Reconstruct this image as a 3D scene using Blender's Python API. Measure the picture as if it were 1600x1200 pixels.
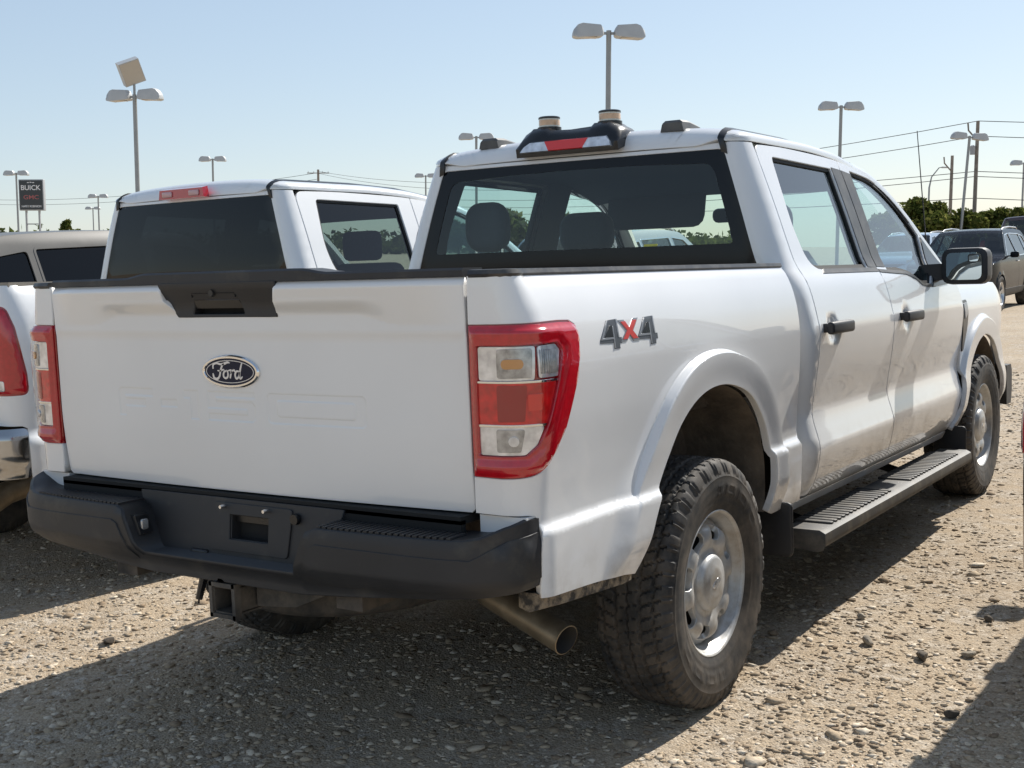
import bpy, bmesh, math, random
import numpy as np
from mathutils import Vector, Matrix, geometry
R = math.radians
for o in list(bpy.data.objects): bpy.data.objects.remove(o)
scene = bpy.context.scene
col = scene.collection
rng = np.random.default_rng(7)

# ------------------------------------------------------------------ camera
cam_d = bpy.data.cameras.new('camera'); cam = bpy.data.objects.new('camera', cam_d); col.objects.link(cam)
cam_d.sensor_width = 36; cam_d.lens = 36 * 1945.6 / 1600; cam_d.clip_start = .05; cam_d.clip_end = 6000
CR, CU, CF = Vector((.8373, .5453, -.0396)), Vector((-.0252, .1107, .9935)), Vector((-.5462, .8309, -.1064))
CP = Vector((2.5887, -3.5925, 1.4754))
cam.matrix_world = Matrix(((CR.x, CU.x, -CF.x, CP.x), (CR.y, CU.y, -CF.y, CP.y), (CR.z, CU.z, -CF.z, CP.z), (0, 0, 0, 1)))
scene.camera = cam
# ------------------------------------------------------------------ sky, sun, exposure
SUN_DIR = Vector((.23, 1.08, 1.0)).normalized()          # towards the sun
world = bpy.data.worlds.new('World'); scene.world = world; world.use_nodes = True
wt = world.node_tree; bg = wt.nodes['Background']
sky = wt.nodes.new('ShaderNodeTexSky'); sky.sky_type = 'NISHITA'; sky.sun_disc = False
sky.sun_elevation = math.asin(SUN_DIR.z); sky.sun_rotation = math.atan2(SUN_DIR.x, SUN_DIR.y)
sky.air_density = 1.0; sky.dust_density = 0.4; sky.ozone_density = 4.0; sky.altitude = 100
gam = wt.nodes.new('ShaderNodeGamma'); gam.inputs[1].default_value = .55                   # hazy, evenly bright summer sky
tin = wt.nodes.new('ShaderNodeMix'); tin.data_type = 'RGBA'; tin.blend_type = 'MULTIPLY'; tin.inputs[0].default_value = 1
tin.inputs[7].default_value = (1.85, 1.85, 1.85, 1)
wt.links.new(sky.outputs[0], gam.inputs[0]); wt.links.new(gam.outputs[0], tin.inputs[6]); wt.links.new(tin.outputs[2], bg.inputs[0])
bg.inputs[1].default_value = .12
sun_d = bpy.data.lights.new('sun', 'SUN'); sun_d.energy = 4.6; sun_d.angle = R(.53); sun_d.color = (1, .955, .88)
sun = bpy.data.objects.new('sun', sun_d); col.objects.link(sun)
sun.rotation_euler = SUN_DIR.to_track_quat('Z', 'Y').to_euler(); sun.location = SUN_DIR * 60
vs = scene.view_settings; vs.view_transform = 'Standard'; vs.look = 'None'; vs.gamma = 1; vs.exposure = 0.42
vs.use_curve_mapping = False
scene.render.resolution_x, scene.render.resolution_y = 1024, 768
scene.render.engine = 'CYCLES'
scene.cycles.max_bounces = 7; scene.cycles.transparent_max_bounces = 24
# ------------------------------------------------------------------ materials
M = {}
def mat(name, base=(.5,.5,.5), rough=.5, metal=0., coat=0., coat_rough=.04, spec=.5, bump=None, noise=None, dirt=None, trans=0., ior=1.5, sheen=0):
    """bump=(scale, strength, distance); noise=(scale, amount) value variation; dirt=(colour, scale, lo, hi, zlo, zhi)"""
    m = bpy.data.materials.new(name); m.use_nodes = True; nt = m.node_tree; N, L = nt.nodes, nt.links
    b = N['Principled BSDF']; b.inputs['Base Color'].default_value = (*base, 1); b.inputs['Roughness'].default_value = rough
    b.inputs['Metallic'].default_value = metal; b.inputs['Coat Weight'].default_value = coat
    b.inputs['Coat Roughness'].default_value = coat_rough; b.inputs['Specular IOR Level'].default_value = spec
    b.inputs['Transmission Weight'].default_value = trans; b.inputs['IOR'].default_value = ior
    b.inputs['Sheen Weight'].default_value = sheen
    tc = N.new('ShaderNodeTexCoord'); cur = None
    if noise:
        n = N.new('ShaderNodeTexNoise'); n.inputs['Scale'].default_value = noise[0]; n.inputs['Detail'].default_value = 6
        L.new(tc.outputs['Object'], n.inputs['Vector'])
        mx = N.new('ShaderNodeMix'); mx.data_type = 'RGBA'; mx.blend_type = 'MULTIPLY'; mx.inputs[0].default_value = 1
        mx.inputs[6].default_value = (*base, 1)
        mr = N.new('ShaderNodeMapRange'); mr.inputs[1].default_value = .3; mr.inputs[2].default_value = .7
        mr.inputs[3].default_value = 1 - noise[1]; mr.inputs[4].default_value = 1 + noise[1]
        L.new(n.outputs[0], mr.inputs[0]); cb = N.new('ShaderNodeCombineColor')
        for i in range(3): L.new(mr.outputs[0], cb.inputs[i])
        L.new(cb.outputs[0], mx.inputs[7]); cur = mx.outputs[2]
        rr = N.new('ShaderNodeMapRange'); rr.inputs[3].default_value = max(0, rough - .08); rr.inputs[4].default_value = min(1, rough + .08)
        L.new(n.outputs[0], rr.inputs[0]); L.new(rr.outputs[0], b.inputs['Roughness'])
    if dirt:
        dc, ds, lo, hi, z0, z1 = dirt
        n = N.new('ShaderNodeTexNoise'); n.inputs['Scale'].default_value = ds; n.inputs['Detail'].default_value = 8; n.inputs['Roughness'].default_value = .65
        L.new(tc.outputs['Object'], n.inputs['Vector'])
        mr = N.new('ShaderNodeMapRange'); mr.inputs[1].default_value = lo; mr.inputs[2].default_value = hi; L.new(n.outputs[0], mr.inputs[0])
        fac = mr.outputs[0]
        if z0 is not None:
            sx = N.new('ShaderNodeSeparateXYZ'); L.new(tc.outputs['Object'], sx.inputs[0])
            mz = N.new('ShaderNodeMapRange'); mz.inputs[1].default_value = z0; mz.inputs[2].default_value = z1
            mz.inputs[3].default_value = 1; mz.inputs[4].default_value = 0; L.new(sx.outputs[2], mz.inputs[0])
            ml = N.new('ShaderNodeMath'); ml.operation = 'MULTIPLY'; L.new(fac, ml.inputs[0]); L.new(mz.outputs[0], ml.inputs[1]); fac = ml.outputs[0]
        mx = N.new('ShaderNodeMix'); mx.data_type = 'RGBA'; mx.inputs[6].default_value = (*base, 1); mx.inputs[7].default_value = (*dc, 1)
        if cur: L.new(cur, mx.inputs[6])
        L.new(fac, mx.inputs[0]); cur = mx.outputs[2]
        if coat:
            mc = N.new('ShaderNodeMapRange'); mc.inputs[3].default_value = coat; mc.inputs[4].default_value = 0
            L.new(fac, mc.inputs[0]); L.new(mc.outputs[0], b.inputs['Coat Weight'])
    if cur: L.new(cur, b.inputs['Base Color'])
    if bump:
        n = N.new('ShaderNodeTexNoise'); n.inputs['Scale'].default_value = bump[0]; n.inputs['Detail'].default_value = 4
        L.new(tc.outputs['Object'], n.inputs['Vector'])
        bp = N.new('ShaderNodeBump'); bp.inputs['Strength'].default_value = bump[1]; bp.inputs['Distance'].default_value = bump[2]
        L.new(n.outputs[0], bp.inputs['Height']); L.new(bp.outputs[0], b.inputs['Normal'])
    M[name] = m; return m

def glass(name, tint, refl=1.0):
    m = bpy.data.materials.new(name); m.use_nodes = True; nt = m.node_tree; N, L = nt.nodes, nt.links
    N.remove(N['Principled BSDF']); out = N['Material Output']
    t = N.new('ShaderNodeBsdfTransparent'); t.inputs[0].default_value = (*tint, 1)
    g = N.new('ShaderNodeBsdfGlossy'); g.inputs['Roughness'].default_value = .01; g.inputs[0].default_value = (1, 1, 1, 1)
    ior = 1.5 if refl == 1 else refl; mr = N.new('ShaderNodeFresnel'); ge = N.new('ShaderNodeNewGeometry')   # thin pane: same reflectance from both sides
    io = N.new('ShaderNodeMapRange'); io.inputs[3].default_value = ior; io.inputs[4].default_value = 1/ior; L.new(ge.outputs['Backfacing'], io.inputs[0]); L.new(io.outputs[0], mr.inputs[0])
    mx = N.new('ShaderNodeMixShader'); L.new(mr.outputs[0], mx.inputs[0]); L.new(t.outputs[0], mx.inputs[1]); L.new(g.outputs[0], mx.inputs[2])
    L.new(mx.outputs[0], out.inputs[0]); M[name] = m; return m

MUD = (.30, .24, .17)
mat('white_paint', (.79,.785,.775), .32, coat=1, coat_rough=.03, noise=(2.2,.03), dirt=(MUD, 9, .46, .80, .50, .74))
mat('white_paint_b', (.80,.80,.79), .34, coat=1, noise=(2,.02), dirt=(MUD, 8, .5, .85, .5, .75))
mat('grey_paint', (.125,.12,.112), .35, spec=.2, noise=(3,.04))
mat('black_paint', (.007,.008,.012), .15, spec=.08, noise=(3,.1))
mat('blue_paint', (.28,.36,.46), .3, metal=.3, coat=1)
mat('maroon_paint', (.055,.03,.035), .3, metal=.2, coat=1, noise=(3,.1))
mat('silver_paint', (.42,.43,.44), .3, metal=.5, coat=1)
mat('black_plastic', (.022,.022,.024), .52, bump=(900,.25,.0005), noise=(6,.18), dirt=((.10,.09,.07), 7, .55, 1.0, None, None))
mat('step_plastic', (.055,.053,.05), .55, bump=(900,.25,.0005), noise=(8,.2), dirt=((.20,.17,.13), 12, .45, .9, None, None))
mat('smooth_black', (.012,.012,.013), .28, noise=(5,.15))
mat('gloss_black', (.004,.004,.005), .16, spec=.3)
mat('seal_black', (.01,.01,.01), .7)
mat('gap_dark', (.012,.012,.012), .9)
mat('rail_plastic', (.03,.03,.032), .38, noise=(7,.2), dirt=((.16,.145,.12), 14, .45, .85, None, None))
mat('pillar_grey', (.055,.055,.056), .45, noise=(8,.12), dirt=((.16,.15,.13), 10, .4, .9, None, None))
mat('chrome', (.78,.78,.78), .06, metal=1, noise=(4,.04))
mat('chrome_dirty', (.42,.42,.42), .16, metal=1, noise=(4,.1), dirt=(MUD, 6, .4, .75, .48, .66))
mat('bright_bolt', (.75,.75,.77), .25, metal=1)
mat('mirror_glass', (.62,.68,.66), .005, metal=1)
mat('wheel_silver', (.50,.50,.49), .42, metal=.35, noise=(9,.08), dirt=((.28,.23,.17), 14, .42, .80, None, None))
mat('alloy', (.55,.55,.56), .25, metal=.8)
mat('rubber', (.020,.020,.020), .72, bump=(260,.25,.001), noise=(7,.2), dirt=((.115,.095,.075), 11, .38, .72, None, None))
mat('dark_metal', (.035,.032,.03), .75, metal=.2, noise=(9,.3), dirt=((.16,.13,.10), 8, .4, .75, None, None))
mat('hitch_metal', (.05,.047,.042), .7, noise=(9,.25), dirt=((.17,.14,.11), 12, .38, .75, None, None))
mat('pipe_metal', (.33,.27,.19), .48, metal=.75, noise=(16,.22), dirt=((.22,.17,.11), 14, .35, .75, None, None))
mat('pipe_inside', (.05,.045,.04), .9)
mat('liner', (.045,.038,.03), .9, bump=(30,.6,.01), noise=(10,.3), dirt=((.17,.135,.10), 6, .3, .62, None, None))
mat('mud', (.045,.04,.035), .95, bump=(60,.8,.01), noise=(30,.3), dirt=((.27,.215,.15), 28, .42, .58, None, None))
mat('red_lens', (.48,.006,.015), .12, coat=1, coat_rough=.02, noise=(60,.12))
mat('red_mid', (.66,.010,.012), .14, coat=1, noise=(40,.3))
mat('red_dark', (.33,.004,.008), .14, coat=1)
mat('red_bright', (.75,.03,.02), .14, coat=1)
mat('clear_lens', (.76,.77,.79), .10, metal=.45, coat=1, noise=(35,.28))
mat('clear_dark', (.40,.405,.41), .15, metal=.5, coat=1, noise=(45,.4))
mat('amber', (.62,.30,.10), .2, coat=1)
mat('amber_pale', (.66,.40,.22), .15, coat=1, noise=(40,.2))
mat('beacon_clear', (.62,.60,.52), .12, coat=1)
mat('badge_white', (.72,.72,.73), .22, metal=.35, coat=.6)
mat('emblem_blue', (.006,.012,.035), .22, spec=.25)
mat('badge_grey', (.075,.08,.09), .35, coat=.5)
mat('badge_silver', (.34,.35,.37), .3, metal=.5)
mat('badge_red', (.60,.045,.035), .35, coat=.5)
mat('interior', (.028,.032,.036), .8, noise=(8,.1))
mat('seat_cloth', (.034,.040,.048), .9, noise=(60,.15), sheen=.2)
mat('headliner', (.055,.065,.075), .95)
mat('yellow_paper', (.80,.58,.03), .8)
mat('white_paper', (.8,.8,.78), .8)
glass('rear_glass', (.80,.90,.87)); glass('side_glass', (.60,.80,.82), 2.15); glass('wind_glass', (.86,.95,.90))
glass('dark_glass', (.018,.02,.024), 1.4); glass('mid_glass', (.30,.38,.38)); glass('lens_cover', (.95,.95,.95), 1.25)
mat('pole_metal', (.30,.31,.31), .45, metal=.35, noise=(3,.08))
mat('pole_light', (.46,.47,.47), .5, metal=.2, noise=(3,.06))
mat('lamp_glass', (.45,.40,.33), .3)
mat('wood', (.23,.20,.17), .9, noise=(5,.25))
mat('wire', (.03,.03,.032), .7)
mat('transformer', (.35,.36,.37), .5)
mat('sign_black', (.010,.012,.016), .3, coat=.3)
mat('sign_white', (.75,.75,.75), .5)
mat('sign_red', (.35,.10,.10), .5)
mat('sign_frame', (.35,.36,.37), .5)
mat('bark', (.10,.075,.055), .95, noise=(12,.3))
def leaf_mat(name, c):
    m = bpy.data.materials.new(name); m.use_nodes = True; nt = m.node_tree; N, L = nt.nodes, nt.links; N.remove(N['Principled BSDF'])
    d = N.new('ShaderNodeBsdfDiffuse'); t = N.new('ShaderNodeBsdfTranslucent'); x = N.new('ShaderNodeMixShader'); x.inputs[0].default_value = .45
    g = N.new('ShaderNodeNewGeometry'); r = N.new('ShaderNodeValToRGB'); e = r.color_ramp.elements
    e[0].color = (c[0]*.6, c[1]*.65, c[2]*.6, 1); e[1].color = (c[0]*1.5, c[1]*1.35, c[2]*1.4, 1); L.new(g.outputs['Random Per Island'], r.inputs[0])
    L.new(r.outputs[0], d.inputs[0]); L.new(r.outputs[0], t.inputs[0]); L.new(d.outputs[0], x.inputs[1]); L.new(t.outputs[0], x.inputs[2]); L.new(x.outputs[0], N['Material Output'].inputs[0]); M[name] = m
for i, c in enumerate([(.10,.125,.030), (.145,.155,.045), (.07,.092,.024)]): leaf_mat('leaf%d' % i, c)
# ------------------------------------------------------------------ plain geometry (numpy)
def cubic(xs, ys):
    """smooth monotone-ish curve through points (Hermite, limited slopes)"""
    xs = np.asarray(xs, float); ys = np.asarray(ys, float)
    d = np.diff(ys) / np.diff(xs); m = np.zeros(len(xs)); m[0] = d[0]; m[-1] = d[-1]
    for i in range(1, len(xs) - 1):
        m[i] = 0 if d[i-1] * d[i] <= 0 else 2 * d[i-1] * d[i] / (d[i-1] + d[i])
    def f(x):
        x = np.clip(np.asarray(x, float), xs[0], xs[-1])
        i = np.clip(np.searchsorted(xs, x) - 1, 0, len(xs) - 2)
        h = xs[i+1] - xs[i]; t = (x - xs[i]) / h
        return ((2*t**3 - 3*t**2 + 1) * ys[i] + (t**3 - 2*t**2 + t) * h * m[i]
                + (-2*t**3 + 3*t**2) * ys[i+1] + (t**3 - t**2) * h * m[i+1])
    return f

def sstep(a, b, x):
    t = np.clip((np.asarray(x, float) - a) / (b - a), 0, 1)
    return t * t * (3 - 2 * t)

def spline(pts, n=8, closed=False):
    """Catmull-Rom through points"""
    P = np.asarray(pts, float); N = len(P); out = []
    segs = N if closed else N - 1
    for i in range(segs):
        p1, p2 = P[i], P[(i+1) % N]
        p0 = P[(i-1) % N] if closed or i > 0 else 2*p1 - p2
        p3 = P[(i+2) % N] if closed or i + 2 < N else 2*p2 - p1
        for k in range(n):
            t = k / n
            out.append(.5*((2*p1) + (-p0+p2)*t + (2*p0-5*p1+4*p2-p3)*t*t + (-p0+3*p1-3*p2+p3)*t**3))
    if not closed: out.append(P[-1])
    return np.array(out)

def roundp(pts, r, n=5):
    """closed polygon with filleted corners; r number or list"""
    P = [np.array(p, float) for p in pts]; N = len(P); out = []
    rs = r if hasattr(r, '__len__') else [r] * N
    for i in range(N):
        p, a, b = P[i], P[i-1], P[(i+1) % N]
        va, vb = a - p, b - p; la, lb = np.linalg.norm(va), np.linalg.norm(vb)
        if rs[i] <= 0 or la < 1e-9 or lb < 1e-9: out.append(p); continue
        va /= la; vb /= lb
        ang = math.acos(max(-1, min(1, float(va @ vb))))
        if ang > 3.05: out.append(p); continue
        d = min(rs[i] / math.tan(ang / 2), la * .49, lb * .49)
        s, e = p + va * d, p + vb * d
        for k in range(n + 1):
            t = k / n
            out.append((1-t)**2 * s + 2*t*(1-t) * p + t*t * e)
    return np.array(out)

def offset_poly(poly, d):
    """shrink (d>0) a counter-clockwise closed polygon"""
    P = np.asarray(poly, float); A = np.roll(P, 1, 0); B = np.roll(P, -1, 0)
    e1 = P - A; e2 = B - P
    e1 /= np.linalg.norm(e1, axis=1)[:, None] + 1e-12; e2 /= np.linalg.norm(e2, axis=1)[:, None] + 1e-12
    n = np.c_[-(e1 + e2)[:, 1], (e1 + e2)[:, 0]]; n /= np.linalg.norm(n, axis=1)[:, None] + 1e-12
    s = 1.0 if area2(P) > 0 else -1.0
    return P + n * d * s

def area2(P):
    P = np.asarray(P); Q = np.roll(P, -1, 0)
    return float((P[:, 0] * Q[:, 1] - Q[:, 0] * P[:, 1]).sum() / 2)

def inside(pts, poly):
    x, y = pts[:, 0], pts[:, 1]; r = np.zeros(len(pts), bool); P = np.asarray(poly); j = len(P) - 1
    for i in range(len(P)):
        xi, yi = P[i]; xj, yj = P[j]
        if yi != yj:
            c = ((yi > y) != (yj > y)) & (x < (xj - xi) * (y - yi) / (yj - yi) + xi)
            r ^= c
        j = i
    return r

def dist_poly(pts, poly, closed=True):
    P = np.asarray(poly, float); Q = np.roll(P, -1, 0)
    if not closed: P, Q = P[:-1], Q[:-1]
    best = np.full(len(pts), 1e9)
    for a, b in zip(P, Q):
        ab = b - a; L = ab @ ab
        if L < 1e-14: continue
        t = np.clip(((pts - a) @ ab) / L, 0, 1)
        d = np.hypot(pts[:, 0] - a[0] - t * ab[0], pts[:, 1] - a[1] - t * ab[1])
        np.minimum(best, d, out=best)
    return best

def resample(poly, sp, closed=True):
    P = np.asarray(poly, float); out = []
    n = len(P) if closed else len(P) - 1
    for i in range(n):
        a, b = P[i], P[(i+1) % len(P)]; L = np.linalg.norm(b - a)
        if L < 1e-6: continue
        k = max(1, int(math.ceil(L / sp)))
        for j in range(k): out.append(a + (b - a) * j / k)
    if not closed: out.append(P[-1])
    return np.array(out)

class Path:
    """plan-view contour by arc length: position and outward normal (right of travel)"""
    def __init__(s, pts):
        P = np.asarray(pts, float); L = np.r_[0, np.cumsum(np.linalg.norm(np.diff(P, axis=0), axis=1))]
        s.P, s.L, s.len = P, L, L[-1]
        t = np.gradient(P, L, axis=0); t /= np.linalg.norm(t, axis=1)[:, None]
        s.N = np.c_[t[:, 1], -t[:, 0]]
    def at(s, u):
        return (np.interp(u, s.L, s.P[:, 0]), np.interp(u, s.L, s.P[:, 1]),
                np.interp(u, s.L, s.N[:, 0]), np.interp(u, s.L, s.N[:, 1]))
    def u_of_y(s, y):            # along the side part
        k = np.searchsorted(s.P[:, 1], y); k = min(max(k, 1), len(s.L) - 1)
        a, b = s.P[k-1, 1], s.P[k, 1]
        return s.L[k-1] + (s.L[k] - s.L[k-1]) * (y - a) / (b - a)

def arcpts(cx, cy, r, a0, a1, n=24):
    a = np.radians(np.linspace(a0, a1, n)); return np.c_[cx + r*np.cos(a), cy + r*np.sin(a)]

# ---- pickup body surfaces, body frame: x right, y forward (rear axle 0), z up before rake
RAKE = 0.022
SEC_BED = cubic([.48,.56,.60,.70,.738,.746,.768,.776,.80,.90,1.05,1.15,1.23,1.30,1.35,1.38,1.395],
                [.955,.972,.975,.979,.9795,.9785,.9605,.9590,.9595,.966,.977,.979,.972,.957,.938,.922,.908])
SEC_CAB = cubic([.49,.503,.53,.58,.66,.70,.712,.722,.826,.836,.85,.90,.96,1.06,1.125,1.155,1.166,1.178,1.25,1.33,1.385,1.41,1.50,1.62,1.75,1.83,1.88],
                [.90,.918,.942,.966,.984,.9885,.9885,.986,.9575,.9562,.957,.9635,.974,.988,.9925,.9930,.9920,.9885,.972,.947,.912,.898,.866,.826,.780,.751,.732])
BED_END = .785
bed_path = Path(np.vstack([[(.803,-1.074),(.83,-1.0735),(.86,-1.072)], arcpts(.872,-.969,.104,-78,0,30),
                           resample([(.976,-.95),(.976,BED_END+.05)],.02,False)]))
ARCH = spline([(-.545,.545),(-.50,.615),(-.444,.714),(-.341,.846),(-.253,.942),(-.146,1.004),(-.02,1.030),
               (.122,1.022),(.28,.973),(.405,.872),(.468,.76),(.482,.64),(.468,.54)], 14)
FLARE_OUT = None
def flare(y, z, arch):
    p = np.c_[np.ravel(y), np.ravel(z)]; d = dist_poly(p, arch, False).reshape(np.shape(y))
    soft = 1 - sstep(-.30, -.52, y)            # fades out towards the lower rear
    f = (1 - sstep(.099, .111, d)) * (.78 + .22 * sstep(.0, .095, d))
    g = (1 - sstep(.09, .20, d))
    k = sstep(.90, .70, z) * sstep(-.1, -.35, y)
    return .032 * (f * (1 - k) + g * k * .8) * sstep(.50, .66, z)
def bed_map(u, z):
    X, Y, nx, ny = bed_path.at(u)
    off = (.976 - SEC_BED(z)) * (.06 + .94 * np.clip(nx, 0, 1)**2)
    f = flare(Y, z, ARCH) * np.clip(nx, 0, 1)**4
    return np.stack([X + nx * (f - off), Y + ny * (f - off), z + 0*X], -1)
RC = .10
CAB_Y = cubic([.5,.9,1.2,1.40,1.62,1.84,1.90],[.845,.832,.822,.820,.832,.853,.861])
def cab_front_taper(y): return 1 - .012 * sstep(2.6, 3.4, y)
DIMPLES = [(1.12,1.150),(2.135,1.150)]
def cab_side(y, z):
    x = SEC_CAB(z) * cab_front_taper(y)
    for cy, cz in DIMPLES:
        d = np.hypot(y - cy, (z - cz) * 1.15); x = x - .017 * (1 - sstep(.018, .078, d))
    return np.stack([x, y + 0*x, z + 0*x], -1)
cab_path = Path(np.vstack([resample([(0,0),(.99-RC,0)],.05,False)[:-1], arcpts(.99-RC, RC, RC, -90, 0, 24), [(.99,.2),(.99,.6)]]))
def cab_back(u, z):
    X, Y, nx, ny = cab_path.at(np.abs(u)); w = SEC_CAB(z) / .99
    crown = .016 * (np.clip(np.abs(u)/.88,0,1)**2)           # the back bows slightly
    return np.stack([np.sign(u) * X * w, CAB_Y(z) + Y + crown*(1-sstep(.84,1.0,np.abs(u))), z + 0*X], -1)
ROOF_Y0 = float(CAB_Y(1.873)); ROOF_W = float(SEC_CAB(1.873))
RAIL_Z = cubic([.8,1.5,1.88,2.16,2.36,2.5],[1.876,1.878,1.866,1.836,1.797,1.75])
def roof_map(a, y):
    yp = np.clip(y - ROOF_Y0, 0, 1); t = np.clip(RC - yp, 0, RC)
    w = ROOF_W / .99 * ((.99-RC) + np.sqrt(np.maximum(RC*RC - t*t, 1e-9)))
    tt = np.clip(yp/.10, 0, 1); h = .010 + .072 * np.sqrt(np.maximum(1 - (1-tt)**2, 1e-9))
    c = np.maximum(np.cos(a), 1e-6)
    drop = .026 * (1 - np.sqrt(np.maximum(1 - (1-tt)**2, 1e-9))) * (1 - sstep(.80, .98, np.abs(np.sin(a))))
    return np.stack([w*np.sin(a), y + 0*a, RAIL_Z(y) + h * c**.6 - drop], -1)
# ------------------------------------------------------------------ object helpers
def tag(o, label=None, cat=None, group=None, kind=None):
    for k, v in (('label', label), ('category', cat), ('group', group), ('kind', kind)):
        if v: o[k] = v
    return o
def empty(name, loc=(0,0,0), rz=0):
    o = bpy.data.objects.new(name, None); col.objects.link(o); o.location = loc; o.rotation_euler = (0,0,rz)
    o.empty_display_size = .2; return o
XF = [None]                                        # body-frame to thing-frame transform (rake)
def link_mesh(name, V, F, m, parent=None, normals=None, angle=None):
    V = np.asarray(V, float)
    if XF[0] is not None: V = XF[0](V.copy())
    me = bpy.data.meshes.new(name); me.from_pydata(V.tolist(), [], F); me.materials.append(M[m] if isinstance(m, str) else m)
    me.update()
    if normals is not None:
        me.shade_smooth(); me.normals_split_custom_set_from_vertices(np.asarray(normals, float).tolist())
    elif angle is not None:
        me.shade_smooth(); me.set_sharp_from_angle(angle=R(angle))
    o = bpy.data.objects.new(name, me); col.objects.link(o)
    if parent: o.parent = parent
    return o
def share(name, src, parent, mw=None):
    o = bpy.data.objects.new(name, src.data); col.objects.link(o); o.parent = parent
    if mw is not None: o.matrix_local = mw
    return o
def copy_tree(o, parent=None):
    c = o.copy(); col.objects.link(c); c.parent = parent
    for ch in list(o.children): copy_tree(ch, c)
    return c

def panel(name, outline, fmap, m, parent, holes=(), sp=.025, depth=.014, r=.0035, extra=None, flip=False, hole_depth=None, lift=0., fdir=None):
    """sheet over a 2-D outline mapped to 3-D, edges rolled inwards"""
    outline = np.asarray(outline, float)
    if area2(outline) < 0: outline = outline[::-1]
    loops = [resample(outline, sp)] + [resample(np.asarray(h, float), sp) for h in holes]
    lo, hi = outline.min(0), outline.max(0)
    gx = np.arange(lo[0] + sp/2, hi[0], sp); gy = np.arange(lo[1] + sp/2, hi[1], sp)
    G = np.stack(np.meshgrid(gx, gy), -1).reshape(-1, 2)
    G[:, 0] += (np.round((G[:, 1]-lo[1])/sp) % 2) * sp * .5
    if extra is not None and len(extra): G = np.vstack([G, extra])
    k = inside(G, outline)
    for h in holes: k &= ~inside(G, h)
    G = G[k]
    if len(G):
        d = np.full(len(G), 1e9)
        for l in loops: d = np.minimum(d, dist_poly(G, l))
        G = G[d > .42 * sp] if extra is None else G[d > .2 * sp]
    pts = np.vstack(loops + ([G] if len(G) else [])); edges = []; n0 = 0
    for l in loops:
        n = len(l); edges += [(n0 + i, n0 + (i+1) % n) for i in range(n)]; n0 += n
    res = geometry.delaunay_2d_cdt([Vector(p) for p in pts], edges, [], 1, 1e-6)
    P = np.array([tuple(v) for v in res[0]]); T = np.array(res[2])
    c = P[T].mean(1); k = inside(c, loops[0])
    for h in loops[1:]: k &= ~inside(c, h)
    T = T[k]
    used = np.unique(T); mp = -np.ones(len(P), int); mp[used] = np.arange(len(used)); P = P[used]; T = mp[T]
    a = P[T[:, 1]] - P[T[:, 0]]; b = P[T[:, 2]] - P[T[:, 0]]
    neg = (a[:, 0]*b[:, 1] - a[:, 1]*b[:, 0]) < 0; T[neg] = T[neg][:, ::-1]
    u, v = P[:, 0], P[:, 1]; e = 2e-4
    V = fmap(u, v); N = np.cross(fmap(u+e, v) - fmap(u-e, v), fmap(u, v+e) - fmap(u, v-e))
    N /= np.linalg.norm(N, axis=1)[:, None] + 1e-15
    if flip: N = -N; T = T[:, ::-1]
    V = V + N * lift
    F = [tuple(int(i) for i in t) for t in T]
    if depth > 0:
        ed = {}
        for t in F:
            for i in range(3): ed[(t[i], t[(i+1) % 3])] = 1
        be = [(p, q) for (p, q) in ed if (q, p) not in ed]
        acc = {}
        for p, q in be:
            t3 = np.cross(V[q] - V[p], N[p]); t3 /= np.linalg.norm(t3) + 1e-12
            acc.setdefault(p, np.zeros(3)); acc.setdefault(q, np.zeros(3)); acc[p] += t3; acc[q] += t3
        ids = list(acc); B = np.array(ids); t3 = np.array([acc[i] / (np.linalg.norm(acc[i]) + 1e-12) for i in ids])
        n0 = len(V); K = len(B)
        dd = depth
        R1 = V[B] + t3 * r * .5 - N[B] * r; R2 = R1 - N[B] * dd if fdir is None else R1 + np.array(fdir) * dd
        nm = (N[B] * .35 + t3 * .65); nm /= np.linalg.norm(nm, axis=1)[:, None]
        V = np.vstack([V, R1, R1, R2]); N = np.vstack([N, nm, t3, t3])
        ix = {i: k for k, i in enumerate(ids)}
        for p, q in be:
            a, b = ix[p], ix[q]
            F.append((q, p, n0 + a, n0 + b)); F.append((n0 + K + b, n0 + K + a, n0 + 2*K + a, n0 + 2*K + b))
    if XF[0] is not None:
        N = N.copy(); N[:, 1] += RAKE * N[:, 2]; N /= np.linalg.norm(N, axis=1)[:, None]
    return link_mesh(name, V, F, m, parent, normals=N)

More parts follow.
